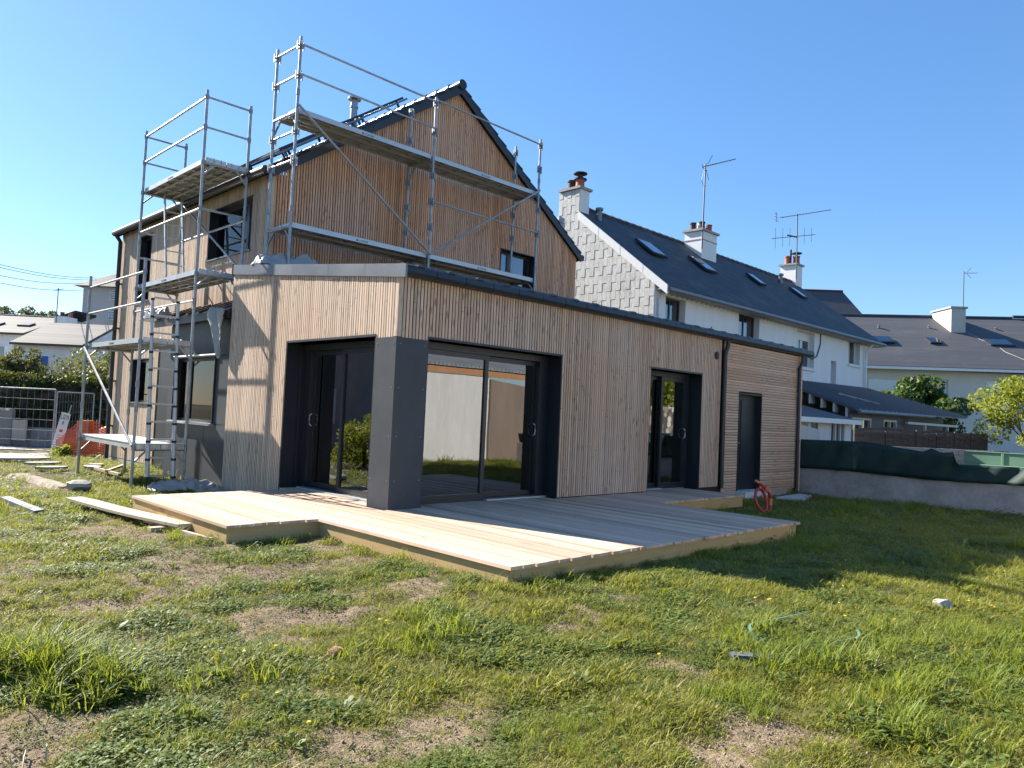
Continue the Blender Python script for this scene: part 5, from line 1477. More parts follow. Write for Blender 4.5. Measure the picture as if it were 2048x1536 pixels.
h3 = thing('grey_house', 'tall beige grey house with small paned windows behind the scaffold', 'house', diag(-26, 56, -.4))
b = MB(); dbox(b, -30.4, -20, 52, 62, -.5, 8.95); part(b, 'wall', M['stucco_grey'], h3)
b = MB(); P = [to_w(-30.9,51.5,8.9), to_w(-19.5,51.5,8.9), to_w(-19.5,62.5,8.9), to_w(-30.9,62.5,8.9), to_w(-26,55.5,11.7), to_w(-24,55.5,11.7), to_w(-24,58.5,11.7), to_w(-26,58.5,11.7)]; b.hexa(P); part(b, 'roof', M['slate_dark'], h3)
for z0, z1 in ((8.03, 8.73), (6.62, 7.42)):
    b = MB(); dbox(b, -28.5, -27.95, 51.92, 51.999, z0, z1); f = part(b, 'window', M['stucco'], h3)
    for i in range(4):
        for j in range(3):
            b = MB(); dbox(b, -28.46+j*.165, -28.33+j*.165, 51.9, 51.919, z0+.05+i*(z1-z0-.05)/4, z0+(i+1)*(z1-z0-.05)/4); b.build('pane', M['glass_far'], f)
h4 = thing('side_house', 'small dark roofed house wing between the white chimney and the grey house', 'house', diag(-29.6, 51, -.4))
b = MB(); dbox(b, -30.3, -28.9, 49, 51, -.5, 6.1); part(b, 'wall', M['stucco_grey'], h4)
b = MB(); P = [to_w(-30.45,48.7,6.05), to_w(-28.9,48.7,6.65), to_w(-28.9,51.2,6.65), to_w(-30.45,51.2,6.05)]; b.hexa(P + [p+Vector((0,0,.15)) for p in P]); part(b, 'roof', M['slate_dark'], h4)
h5 = thing('hipped_house', 'low house with steep grey hipped roof just left of the timber wall', 'house', diag(-22, 44, -.4))
b = MB(); dbox(b, -23.9, -19, 42, 48, -.5, 4.2); part(b, 'wall', M['stucco_warm'], h5)
b = MB(); P = [to_w(-24.1,41.8,4.15), to_w(-18.8,41.8,4.15), to_w(-18.8,48,4.15), to_w(-24.1,48,4.15), to_w(-21.8,44.5,6.1), to_w(-21,44.5,6.1), to_w(-21,45.5,6.1), to_w(-21.8,45.5,6.1)]; b.hexa(P); part(b, 'roof', M['slate_grey'], h5)
# overhead cables
cl = ['highest overhead cable crossing the sky at left', 'second overhead cable, just under the highest one', 'third overhead cable down, above the lowest one', 'lowest overhead cable running toward the grey house']
for i, (u0, z0, u1, z1) in enumerate(((-21.16,6.37,-28.40,9.20),(-21.15,6.24,-28.39,9.07),(-21.13,5.90,-29.28,8.82),(-21.11,5.61,-29.25,8.35))):
    b = MB(); pts = []
    for k in range(13):
        s = -.4 + 1.4*k/12; pts.append(to_w(u0+(u1-u0)*s, 28+22*s, z0+(z1-z0)*s - .25*math.sin(math.pi*max(0,min(1,s)))))
    b.tube(pts, .014, 5); tag(b.build('overhead_cable', M['cable'], None, True), cl[i], 'cable', 'overhead cables')

# ------------------------------------------------------------------ site fence, sign, barrier
def mesh_panel(label, p, q, z0, z1, nv=18):
    fpn = thing('site_fence', label, 'fence', ((p[0]+q[0])/2, (p[1]+q[1])/2, z0), 'temporary mesh fence panels')
    P, Q = Vector((p[0],p[1],0)), Vector((q[0],q[1],0)); d = (Q-P)
    b = MB(); r = .02
    b.tube([P+Vector((0,0,z0)), P+Vector((0,0,z1))], r, 8); b.tube([Q+Vector((0,0,z0)), Q+Vector((0,0,z1))], r, 8)
    b.tube([P+Vector((0,0,z1)), Q+Vector((0,0,z1))], r, 8); b.tube([P+Vector((0,0,z0+.08)), Q+Vector((0,0,z0+.08))], r, 8); b.build('frame', M['steel'], fpn, True)
    b = MB()
    for i in range(1, nv): 
        s = P + d*(i/nv); b.tube([s+Vector((0,0,z0+.08)), s+Vector((.01*math.sin(i),0,(z0+z1)/2)), s+Vector((0,0,z1))], .0035, 4, False)
    for i in range(1, 6):
        z = z0+.08+(z1-z0-.08)*i/6; b.tube([P+Vector((0,0,z)), P+d*.5+Vector((0,0,z+.02*math.sin(i*3))), Q+Vector((0,0,z))], .004, 4, False)
    stuff(b.build('wire_mesh', M['steel_dark'], fpn))
    b = MB(); b.box(P.x-.3, P.x+.3, P.y-.11, P.y+.11, z0-.15, z0); b.box(Q.x-.3, Q.x+.3, Q.y-.11, Q.y+.11, z0-.15, z0); b.build('foot_block', M['concrete'], fpn)
pA0 = to_w(-16.4,21,0); pA1 = to_w(-12.86,21,0); pA1b = to_w(-12.82,21.02,0); pB1 = to_w(-13.45,24,0); pC0 = to_w(-12.12,22,0); pC1 = to_w(-9.8,23.6,0)
mesh_panel('mesh fence panel running off the left edge of the picture', pA0, pA1, -.45, 1.36)
mesh_panel('mesh fence panel ending behind the orange barrier', pA1b, pB1, -.50, 1.30, 14)
mesh_panel('mesh fence panel half hidden by the timber house corner', pC0, pC1, -.40, 1.44)
b = MB(); dbox(b, -19, -12, 24.2, 24.4, -.5, .12); tag(b.build('low_wall', M['concrete'], None), 'low pale wall at the base of the hedge across the road', 'wall')
b = MB(); dbox(b, -16.7, -16.1, 24.0, 24.3, -.5, .70); tag(b.build('gate_pillar', M['stone'], None, False, .06), 'rounded stone gate pillar before the hedge at the left edge', 'pillar')
b = MB(); dbox(b, -15.95, -15.5, 23.9, 23.95, -.3, .36); tag(b.build('leaning_panel', M['cream'], None), 'pale upright panel leaning before the hedge', 'panel')
# building permit sign on a post
sg2 = thing('site_sign', 'tilted white site notice board on a grey post at left', 'sign', diag(-12.2, 20, -.5))
def sgp(s, t, off=0):  # s across 0..1, t up 0..1
    a = Vector(diag(-12.33,20,-.46)); c_ = Vector(diag(-12.08,20.02,-.50)); e = Vector(diag(-11.80,20,.72)); g = Vector(diag(-12.05,20,.76))
    n = Vector((.70,.71,0)); return (a*(1-s)+c_*s)*(1-t) + (g*(1-s)+e*s)*t - n*off
b = MB(); b.hexa([sgp(0,0,-.012), sgp(1,0,-.012), sgp(1,0,0), sgp(0,0,0), sgp(0,1,-.012), sgp(1,1,-.012), sgp(1,1,0), sgp(0,1,0)]); part(b, 'board', M['signface'], sg2)
b = MB(); b.tube([sgp(.55,-.02,-.04), sgp(.72,1.17,-.04)], .018, 8); part(b, 'post', M['steel'], sg2, True)
def inkbar(s0, s1, t0, t1, m, nm='print'):
    b = MB(); b.hexa([sgp(s0,t0,.0005), sgp(s1,t0,.0005), sgp(s1,t0,.002), sgp(s0,t0,.002), sgp(s0,t1,.0005), sgp(s1,t1,.0005), sgp(s1,t1,.002), sgp(s0,t1,.002)]); part(b, nm, m, sg2)
# header letters drawn as strokes: L J Z A
for (s0, s1, t0, t1) in ((.06,.10,.86,.965),(.06,.22,.86,.875),(.34,.38,.865,.96),(.26,.38,.86,.875),(.44,.62,.945,.958),(.44,.62,.86,.873),(.56,.62,.91,.945),(.44,.50,.873,.91),(.70,.74,.86,.945),(.84,.88,.86,.945),(.74,.84,.935,.948),(.74,.84,.895,.905)): inkbar(s0, s1, t0, t1, M['ink'])
inkbar(.42, .52, .74, .82, M['ink']); inkbar(.32, .68, .58, .635, M['redink']); inkbar(0, 1, .285, .292, M['ink'])
for t in (.50, .45, .40, .34, .24, .19, .14, .09): inkbar(.2, .2+rnd.uniform(.35,.6), t, t+.008, M['ink'])
# orange barrier
ob = thing('barrier_mesh', 'orange plastic barrier mesh wrapped round stakes beside the timber house', 'barrier', diag(-11.2, 20, -.4))
pts = [(-11.95,19.7,-.36,.02),(-11.66,20.1,-.36,.52),(-11.33,20.0,-.36,.58),(-11.28,20.35,-.36,.55),(-10.95,20.5,-.36,.28),(-10.5,20.3,-.38,.26),(-9.9,20.4,-.4,.3)]
pts2 = [(-11.62,19.6,-.34,.10),(-11.0,19.45,-.36,.12),(-10.4,19.5,-.36,.12)]
def netstrip(pp, nm, rows=11):
    b = MB()
    for (u0,w0,b0,t0), (u1,w1,b1,t1) in zip(pp, pp[1:]):
        for r_ in range(rows):
            f0 = (r_+.12)/rows; f1 = (r_+.60)/rows
            P = [to_w(u0,w0,b0+(t0-b0)*f0), to_w(u1,w1,b1+(t1-b1)*f0), to_w(u1,w1,b1+(t1-b1)*f1), to_w(u0,w0,b0+(t0-b0)*f1)]
            n = Vector((.004,.004,0)); b.hexa([P[0],P[1],P[1]+n,P[0]+n,P[3],P[2],P[2]+n,P[3]+n])
        L = math.hypot(u1-u0, w1-w0); k = 0
        while k < L:
            s = k/L; bb0 = b0+(b1-b0)*s; tt = t0+(t1-t0)*s
            b.bar(to_w(u0+(u1-u0)*s,w0+(w1-w0)*s,bb0), to_w(u0+(u1-u0)*s,w0+(w1-w0)*s,tt), .012, .006, (.7,.7,0)); k += .07
    return stuff(part(b, nm, M['orange'], ob))
netstrip(pts, 'net'); netstrip(pts2, 'net', 8)
for u, w, z0, z1, *_ in [(p[0],p[1],p[2],p[3]) for p in pts[:5]]:
    b = MB(); b.tube([to_w(u,w,z0-.1), to_w(u,w,z1+.03)], .015, 6); part(b, 'stake', M['steel'], ob, True)
b = MB(); dbox(b, -11.60, -11.32, 20.05, 20.3, -.36, .56); part(b, 'folded_net', M['orangetape'], ob)
b = MB(); b.hexa([to_w(-11.4,20.7,.1), to_w(-10.7,20.7,.1), to_w(-10.7,21,.1), to_w(-11.4,21,.1), to_w(-11.4,20.7,.34), to_w(-10.7,20.7,.60), to_w(-10.7,21,.60), to_w(-11.4,21,.34)])
b.hexa([to_w(-11.4,20.72,-.4), to_w(-10.7,20.72,-.4), to_w(-10.7,20.98,-.4), to_w(-11.4,20.98,-.4), to_w(-11.4,20.72,.1), to_w(-10.7,20.72,.1), to_w(-10.7,20.98,.1), to_w(-11.4,20.98,.1)])
tag(b.build('rubble_bag', M['white'], None, False, .03), 'white bulk bag showing above the orange barrier mesh', 'bag')

# ------------------------------------------------------------------ small things on the lawn
pk = thing('plank', 'long weathered plank lying on the grass left of the deck', 'plank', (-2.4, 2.1, -.24))
b = MB(); P0 = Vector((-2.60,3.62,-.16)); P1 = Vector((-2.28,.60,-.13)); wv = Vector((.24,.02,0))
n = 8
for i in range(n):
    a = P0.lerp(P1, i/n) + Vector((0,0,-.02*math.sin(math.pi*i/n))); c_ = P0.lerp(P1, (i+1)/n) + Vector((0,0,-.02*math.sin(math.pi*(i+1)/n)))
    w0 = wv*(1 if i else .8); b.hexa([a, a+w0, c_+wv, c_, a+Vector((0,0,.032)), a+w0+Vector((0,0,.032)), c_+wv+Vector((0,0,.032)), c_+Vector((0,0,.032))])
b.build('plank_board', M['plank'], pk)
b = MB(); b.hexa([(-2.45,.9,-.22),(-2.12,.9,-.22),(-2.12,1.0,-.22),(-2.45,1.0,-.22),(-2.45,.9,-.165),(-2.12,.9,-.165),(-2.12,1.0,-.165),(-2.45,1.0,-.165)]); b.build('packer', M['plank'], pk)
b = MB(); P = [Vector((-2.31,1.55,-.20)), Vector((-2.20,1.52,-.20)), Vector((-2.16,.98,-.19)), Vector((-2.27,1.0,-.19))]; b.hexa(P + [p+Vector((0,0,.045)) for p in P])
tag(b.build('plank', M['plank'], None), 'short brown offcut between the long plank and the deck', 'plank')
b = MB(); P = [Vector((-2.22,.52,-.20)), Vector((-2.18,.54,-.20)), Vector((-2.12,-.05,-.20)), Vector((-2.16,-.07,-.20))]; P = [p + Vector((-.06,0,0)) for p in P]; b.hexa(P + [p+Vector((0,0,.05)) for p in P])
tag(b.build('batten', M['deck'], None), 'short pale batten under the deck corner beside the plank', 'batten')
b = MB(); b.hexa([(-3.15,4.55,-.25),(-3.05,4.57,-.25),(-2.98,3.0,-.25),(-3.09,2.98,-.25),(-3.15,4.55,-.20),(-3.05,4.57,-.19),(-2.98,3.0,-.19),(-3.09,2.98,-.20)])
tag(b.build('metal_strip', M['greystrip'], None), 'bluish metal strip half sunk in grass at the left edge', 'strip')
def rock(name, c, s, seed, m, label, cat, sub=2, jag=.28, group=None):
    bm = bmesh.new(); bmesh.ops.create_icosphere(bm, subdivisions=sub, radius=1); rs = random.Random(seed)
    dirs = [Vector((rs.gauss(0,1),rs.gauss(0,1),rs.gauss(0,1))).normalized() for _ in range(14)]
    for v in bm.verts:
        n = v.co.normalized(); cut = min((.72+.25*((i*37) % 10)/10)/max(n.dot(d),1e-3) if n.dot(d) > .55 else 9 for i, d in enumerate(dirs)); k = min(1, cut) + rs.uniform(-jag,jag)*.15
        v.co = Vector((n.x*s[0]*k, n.y*s[1]*k, n.z*s[2]*k)) + Vector(c)
    me = bpy.data.meshes.new(name); bm.to_mesh(me); bm.free(); me.materials.append(m)
    o = bpy.data.objects.new(name, me); COL.objects.link(o); return tag(o, label, cat, group)
rock('stone', (-1.98,5.38,-.17), (.20,.24,.10), 3, M['stone'], 'pale angular stone at the end of the old kerb on the left', 'stone')
rock('stone', (1.52,-5.68,-.18), (.085,.09,.06), 5, M['stone'], 'white stone lying alone in the grass at lower right', 'stone')
rock('brick_lump', (-3.0,-3.73,-.205), (.065,.05,.04), 6, M['pinkstone'], 'orange pink lump on the bare soil in the foreground', 'lump')
ks = thing('kerb_slab', 'old concrete kerb slab half buried in the grass at left', 'kerb', (-2.2, 6.8, -.28))
b = MB(); P = [Vector((-2.45,8.2,-.30)), Vector((-2.02,8.2,-.30)), Vector((-1.85,5.6,-.30)), Vector((-2.25,5.5,-.30))]
n, mcol = 26, 7; rs = random.Random(4)
for i in range(n):
    L_, R_ = P[0].lerp(P[3], i/(n-1)), P[1].lerp(P[2], i/(n-1))
    for j in range(mcol):
        q = L_.lerp(R_, j/(mcol-1)) + Vector((rs.uniform(-.015,.015), rs.uniform(-.02,.02), 0)); e = 0 if j in (0, mcol-1) or i in (0, n-1) else 1
        b.v.append((q.x, q.y, q.z + e*(.095 + rs.uniform(-.012,.012)) - .02*(j > 4)))
for i in range(n-1):
    for j in range(mcol-1): b.f.append((i*mcol+j, i*mcol+j+1, (i+1)*mcol+j+1, (i+1)*mcol+j))
b.build('slab', M['kerbstone'], ks)
fs = ['flat pale slab in the grass, nearest the old kerb', 'flat pale slab in the grass behind the nearest one', 'thin pale plate by the front foot of the scaffold', 'small white plate beside the scaffold foot', 'wide pale slab at the left edge before the pavement']
for i, (cx, cy, lx, ly) in enumerate(((-1.52,8.95,.62,.30),(-1.35,10.4,.75,.32),(-.80,9.0,.35,.45),(-.55,9.6,.3,.3),(-1.35,12.2,1.3,.5))):
    z = hz(cx, cy) + .05; b = MB(); b.lathe((0,0,0), [(1,0)], 3) if False else None
    pl = [(cx+lx/2*math.cos(a)*(.8+.25*rnd.random()), cy+ly/2*math.sin(a)*1.2*(.8+.25*rnd.random()), z) for a in [k*math.pi/5 for k in range(10)]]
    b.prism(pl, (0,0,.045)); tag(b.build('flat_slab', M['stone'], None), fs[i], 'slab', 'pale slabs in the grass')
b = MB(); b.bar((-.82,8.9,-.20),(-.80,7.25,-.20),.06,.05); tag(b.build('batten', M['plank'], None), 'long thin batten lying under the scaffold at left', 'batten')
b = MB(); b.bar((-.85,7.9,-.18),(-.25,8.9,-.16),.07,.04); tag(b.build('batten', M['plank'], None), 'short batten crossing the long one under the scaffold', 'batten')
b = MB(); b.hexa([(-.42,-3.24,-.19),(-.37,-3.32,-.19),(-.30,-3.30,-.19),(-.33,-3.19,-.19),(-.42,-3.24,-.165),(-.37,-3.32,-.165),(-.30,-3.30,-.155),(-.33,-3.19,-.15)])
b.v = [(x*1.0+(x+.36)*.9, y+(y+3.26)*.6-.07, z) for x, y, z in b.v]
tag(b.build('white_scrap', M['white'], None), 'white plastic scrap at the foot of the front deck corner', 'scrap')
b = MB(); b.hexa([(-1.26,-5.32,-.22),(-1.20,-5.25,-.22),(-1.05,-5.46,-.22),(-1.11,-5.53,-.22),(-1.26,-5.32,-.145),(-1.20,-5.25,-.15),(-1.05,-5.46,-.14),(-1.11,-5.53,-.14)])
tag(b.build('slate_piece', M['stone_dark'], None), 'dark grey strip of slate on the lawn at lower right', 'slate')
# faded green strap lying in a loose loop
b = MB(); pts = []
for k in range(40):
    t = k/39; a = .9 + t*5.0; rx, ry = .42, .22
    pts.append((-.42+rx*math.cos(a)*.9, -5.38+ry*math.sin(a)+.25*math.cos(a)*-.55, -.125+.05*math.sin(a*1.0+.6)+.02*math.sin(a*3)))
for p, q in zip(pts, pts[1:]): b.bar(p, q, .017, .003, (0,.25,1))
tag(b.build('strap', M['strap'], None), 'faded green strap lying in a loop on the grass', 'strap')
# dead stems and roots at bottom left
b = MB(); rs = random.Random(14)
for i in range(16):
    p = Vector((-4.72+rs.uniform(-.12,.15), -4.12+rs.uniform(-.15,.12), -.22)); d = Vector((rs.uniform(-1,1), rs.uniform(-1,1), rs.uniform(.05,.55))).normalized()*rs.uniform(.07,.16)
    b.tube([p, p+d*.5+Vector((0,0,.02)), p+d], [.004,.003,.0015], 5)
stuff(tag(b.build('dead_roots', M['straw'], None, True), 'pale dead roots on bare soil at bottom left', 'roots'))
# red conduit looped round a stake behind the deck
cd_ = thing('conduit', 'red ribbed conduit coiled in a loop and standing up behind the deck', 'conduit', (6.78, -1.57, -.27))
b = MB(); C = Vector((6.49,-1.58,-.02)); pts = []
for k in range(29):
    a = 2*math.pi*k/28; pts.append(C + Vector((.185*math.cos(a), .05*math.sin(a)-.01, .185*math.sin(a))))
def ribpts(pts, m=3):
    out = []
    for p, q in zip(pts, pts[1:]):
        for k in range(m): out.append(Vector(p).lerp(Vector(q), k/m))
    return out + [Vector(pts[-1])]
pr = ribpts(pts); b.tube(pr, [.027 if k % 2 else .022 for k in range(len(pr))], 8); b.build('loop', M['redpipe'], cd_, True)
st = [(6.80,-1.60,-.30),(6.80,-1.60,-.12),(6.79,-1.61,.0),(6.72,-1.61,.10),(6.60,-1.61,.17),(6.46,-1.61,.235),(6.33,-1.61,.285)]
pr = ribpts(st, 5); b = MB(); b.tube(pr, [.029 if k % 2 else .024 for k in range(len(pr))], 8); b.build('upright', M['redpipe'], cd_, True)
b = MB(); b.tube([(6.80,-1.60,-.115),(6.795,-1.60,.0)], .037, 10); b.tube([(6.66,-1.61,.145),(6.57,-1.61,.195)], .045, 10); b.build('tape', M['orangetape'], cd_, True)
b = MB(); b.tube([(6.36,-1.61,.272),(6.25,-1.61,.318)], .024, 10); b.build('end_cap', M['orangetape'], cd_, True)
b = MB(); P = [Vector((9.7,-.9,-.29)), Vector((10.9,-.55,-.29)), Vector((10.95,-.25,-.29)), Vector((9.6,-.35,-.29))]; b.hexa(P + [p+Vector((0,0,.05)) for p in P])
tag(b.build('paving_slab', M['concrete_light'], None), 'pale paving slab on the ground below the shed bay', 'slab')

# ------------------------------------------------------------------ places mirrored in the glass (behind and left of the camera)
gr = thing('garage', 'pale concrete garage with orange fascia across the lawn, mirrored in the glass', 'garage', (8, -10.5, -.3))
b = MB(); b.box(3.2, 10.35, -8.95, -8.7, -.4, 2.36); b.box(3.2, 3.45, -14, -8.951, -.4, 2.36); part(b, 'wall', M['concrete_light'], gr)
b = MB(); b.box(3.0, 14.5, -8.72, -8.66, 2.37, 2.58); part(b, 'fascia', M['orangewood'], gr)
b = MB(); b.prism([(3.0,-8.6,2.585),(3.0,-15,4.3),(3.0,-15,4.36),(3.0,-8.6,2.645)], (11.5,0,0)); part(b, 'roof', M['corrugated'], gr)
b = MB(); b.hexa([(10.36,-8.9,-.4),(16,-8.9,-.4),(16,-8.62,-.4),(10.36,-8.62,-.4),(10.36,-8.9,2.30),(16,-8.9,1.75),(16,-8.62,1.75),(10.36,-8.62,2.30)])
tag(b.build('brown_wall', M['brownwall'], None), 'brown rendered wall next to the garage, mirrored in the glass', 'wall')
b = MB(); b.box(16.2, 30, -9.6, -9.2, -.4, 1.85); tag(b.build('stone_wall', M['rubble'], None), 'rubble stone wall mirrored in the second sliding door', 'wall')
tree('broad tree beyond the stone wall, mirrored in the second sliding door', (22.5,-12,-.4), 5, blobs_around((22.5,-12,3.6), 3.2, 2.2, 1.7, 24, .8, 51), 3500, .16, M['leaf_yellow'], .15, 51)
tree('bushy green shrub left of the lawn, mirrored in the corner glass', (-4.75,8.6,-.3), 1.6, blobs_around((-4.75,8.6,.35), .9, .9, .65, 20, .35, 52), 4000, .05, M['leaf_yellow'], .05, 52, 'shrub', 'shrub')
ph = thing('pink_house', 'dull pink two storey house mirrored in the corner glass', 'house', (-12, 20, -.4))
b = MB(); b.box(-19, -8.5, 15, 26, -.5, 5.2); part(b, 'wall', plain('dull pink stucco', (0.34,0.27,0.25), .9), ph)
b = MB(); b.prism([(-19.3,14.7,5.2),(-19.3,26.3,5.2),(-19.3,20.5,8.5)], (11.1,0,0)); part(b, 'roof', M['slate_dark'], ph)
for yy_ in (16.5, 19.5, 22.5):
    for z0 in (.6, 3.2):
        b = MB(); b.box(-8.499, -8.44, yy_, yy_+1.1, z0, z0+1.3); f = part(b, 'window', M['white'], ph); b = MB(); b.box(-8.439, -8.42, yy_+.1, yy_+1.0, z0+.1, z0+1.2); b.build('pane', M['glass_far'], f)

# ------------------------------------------------------------------ lawn: blades and weeds as scattered clumps
def blade_clump(name, n, rad, h0, h1, w, lean, m, seed, curl=.5):
    rs = random.Random(seed); b = MB()
    for i in range(n):
        a = rs.uniform(0, 2*math.pi); r = rad*math.sqrt(rs.random()); p = Vector((r*math.cos(a), r*math.sin(a), -.008))
        yaw = rs.uniform(0, 2*math.pi); d = Vector((math.cos(yaw), math.sin(yaw), 0)); s = Vector((-d.y, d.x, 0)); h = rs.uniform(h0, h1); L = lean*rs.uniform(.3, 1.3); ww = w*rs.uniform(.7, 1.3)
        q = p + Vector((0,0,h*.55)) + d*h*L*.35; t = p + Vector((0,0,h*(1-.35*curl*L))) + d*h*L*(.9+curl*.4)
        o = len(b.v); b.v += [tuple(p-s*ww/2), tuple(p+s*ww/2), tuple(q+s*ww*.42), tuple(q-s*ww*.42), tuple(t)]
        b.f += [(o,o+1,o+2,o+3), (o+3,o+2,o+4)]
    return b, m
def leaf_clump(n, rad, size, h, m, seed, aspect=.45, upright=.3, ring=False):
    rs = random.Random(seed); b = MB()
    for i in range(n):
        a = rs.uniform(0, 2*math.pi); L = size*rs.uniform(.6, 1.3)
        if ring: p = Vector((0,0,.004)); d = Vector((math.cos(a), math.sin(a), rs.uniform(.1, upright*2))).normalized()
        else:
            r = rad*math.sqrt(rs.random()); p = Vector((r*math.cos(a*3), r*math.sin(a*3), h*rs.random())); d = Vector((math.cos(a), math.sin(a), rs.uniform(-.2, upright))).normalized()
        s = Vector((-d.y, d.x, rs.uniform(-.3,.3))).normalized()*L*aspect/2; up = Vector((0,0,L*.08))
        q = p + d*L*.45 + up; r2 = p + d*L*.78 + up*.6; t = p + d*L - up*.8
        o = len(b.v); b.v += [tuple(p-s*.2), tuple(p+s*.2), tuple(q+s), tuple(q-s), tuple(r2+s*.75), tuple(r2-s*.75), tuple(t)]
        b.f += [(o,o+1,o+2,o+3), (o+3,o+2,o+4,o+5), (o+5,o+4,o+6)]
    return b, m
protos = [
    blade_clump('a', 34, .080, .018, .048, .0042, 1.0, M['grass'], 1),
    blade_clump('a', 34, .090, .014, .040, .0040, 1.5, M['grass'], 2),
    blade_clump('a', 28, .070, .025, .070, .0042, .9, M['grass'], 3),
    blade_clump('a', 26, .085, .010, .032, .0045, 1.9, M['grass'], 4),
    leaf_clump(46, .085, .017, .022, M['weed'], 5),
    leaf_clump(36, .075, .022, .030, M['weed'], 6, .55),
    leaf_clump(11, .0, .042, .0, M['weed'], 7, .26, .35, True),
    blade_clump('a', 44, .060, .06, .15, .0050, .8, M['grass_lush'], 8),
    blade_clump('a', 22, .11, .012, .030, .0034, 3.2, M['clippings'], 9, 0),
    leaf_clump(12, .0, .066, .0, M['weed'], 10, .28, .5, True),
]
def clods(seed):
    rs = random.Random(seed); b = MB()
    for i in range(7):
        c = Vector((rs.uniform(-.09,.09), rs.uniform(-.09,.09), 0)); r = rs.choice((.0022,.0028,.004,.0065)); o = len(b.v)
        b.v += [tuple(c + Vector((math.cos(a)*r*rs.uniform(.7,1.3), math.sin(a)*r*rs.uniform(.7,1.3), -.002))) for a in (0,1.26,2.51,3.77,5.03)]
        b.v += [tuple(c + Vector((math.cos(a)*r*.6, math.sin(a)*r*.6, r*rs.uniform(.35,.75)))) for a in (.6,2.7,4.8)]
        b.f += [(o,o+1,o+5),(o+1,o+6,o+5),(o+1,o+2,o+6),(o+2,o+3,o+6),(o+3,o+7,o+6),(o+3,o+4,o+7),(o+4,o+5,o+7),(o+4,o,o+5),(o+5,o+6,o+7)]
    return b, M['clod']
protos += [clods(1), clods(2)]
PC = bpy.data.collections.new('lawn_clumps')
for i, (b, m) in enumerate(protos):
    me = bpy.data.meshes.new('clump_%02d' % i); me.from_pydata(b.v, [], b.f); me.update(); me.materials.append(m)
    PC.objects.link(bpy.data.objects.new('clump_%02d' % i, me))

def scatter_group():
    ng = bpy.data.node_groups.new('scatter_clumps', 'GeometryNodeTree')
    ng.interface.new_socket('Geometry', in_out='INPUT', socket_type='NodeSocketGeometry'); ng.interface.new_socket('Geometry', in_out='OUTPUT', socket_type='NodeSocketGeometry')
    gi = ng.nodes.new('NodeGroupInput'); go = ng.nodes.new('NodeGroupOutput'); iop = ng.nodes.new('GeometryNodeInstanceOnPoints'); ci = ng.nodes.new('GeometryNodeCollectionInfo')
    ci.inputs['Collection'].default_value = PC; ci.inputs['Separate Children'].default_value = True; ci.inputs['Reset Children'].default_value = True
    def na(nm, ty):
        n = ng.nodes.new('GeometryNodeInputNamedAttribute'); n.data_type = ty; n.inputs['Name'].default_value = nm; return n.outputs['Attribute']
    L = ng.links.new
    L(gi.outputs[0], iop.inputs['Points']); L(ci.outputs[0], iop.inputs['Instance']); iop.inputs['Pick Instance'].default_value = True
    L(na('kind_index','INT'), iop.inputs['Instance Index']); L(na('clump_rotation','FLOAT_VECTOR'), iop.inputs['Rotation']); L(na('clump_scale','FLOAT'), iop.inputs['Scale'])
    L(iop.outputs[0], go.inputs[0]); return ng
NG = scatter_group()
def scatter(name, P, idx, sc):
    n = len(P); me = bpy.data.meshes.new(name); me.vertices.add(n); me.vertices.foreach_set('co', P.astype(np.float32).ravel())
    a = me.attributes.new('kind_index','INT','POINT'); a.data.foreach_set('value', idx.astype(np.int32))
    a = me.attributes.new('clump_scale','FLOAT','POINT'); a.data.foreach_set('value', sc.astype(np.float32))
    rot = np.stack([nrs.normal(0,.12,n), nrs.normal(0,.12,n), nrs.uniform(0,6.283,n)], 1)
    a = me.attributes.new('clump_rotation','FLOAT_VECTOR','POINT'); a.data.foreach_set('vector', rot.astype(np.float32).ravel())
    o = bpy.data.objects.new(name, me); COL.objects.link(o); md = o.modifiers.new('scatter','NODES'); md.node_group = NG
    return stuff(o)
# sample a fan in front of the camera
def fan(n, r0, r1, spread):
    r = np.sqrt(nrs.uniform(r0*r0, r1*r1, n)); a = .7799 + nrs.uniform(-spread, spread, n)
    return -5.424 + r*np.sin(a), -7.542 + r*np.cos(a)
def blocked(x, y):
    k = (x > .5) & (y > 4.6) & (y < 12.6) & (x < 8.8)
    k |= (x > -.03) & (y > -.02) & (x < 11.45) & (y < 4.72)
    k |= (x > -2.18) & (x < -1.11) & (y > -.28) & (y < 2.48); k |= (x > -1.13) & (x < 4.15) & (y > -3.27) & (y < 2.48); k |= (x >= 4.1) & (x < 6.85) & (y > -1.09) & (y < .1)
    k |= (x > -.0) & (y > 4.6) & (y < 7.55) & (x < .6)
    k |= y > 14.2; k |= (x > 11.55) & (y > -30)
    k |= (x > -2.4) & (x < -1.9) & (y > 5.6) & (y < 8.1)
    return k
XS_, YS_ = [], []
for n, r0, r1 in ((30000, 2.4, 5.0), (46000, 4.6, 8.5), (44000, 8.2, 15.0), (16000, 14.5, 22.5)):
    x, y = fan(n, r0, r1, .86); XS_.append(x); YS_.append(y)
x = np.concatenate(XS_); y = np.concatenate(YS_)
cv = cover(x, y)
keep = (~blocked(x, y)) & (nrs.random_sample(len(x)) < np.clip(.20 + .90*(cv-.15), .14, 1))
x, y, cv = x[keep], y[keep], cv[keep]
z = hground(x, y)
dist = np.hypot(x+5.42, y+7.54)
lush = fbm(x*.8+3, y*.8, 77, 3); weedy = fbm(x*1.4, y*1.4+9, 88, 3)
u1 = nrs.random_sample(len(x))
right = np.clip((x+y*.0+2.5)/5, 0, 1)
idx = np.where(u1 < .35, 0, np.where(u1 < .6, 1, np.where(u1 < .8, 2, 3)))
pw_ = np.clip((weedy-.44)*4, 0.06, .62)*(1-.5*right)
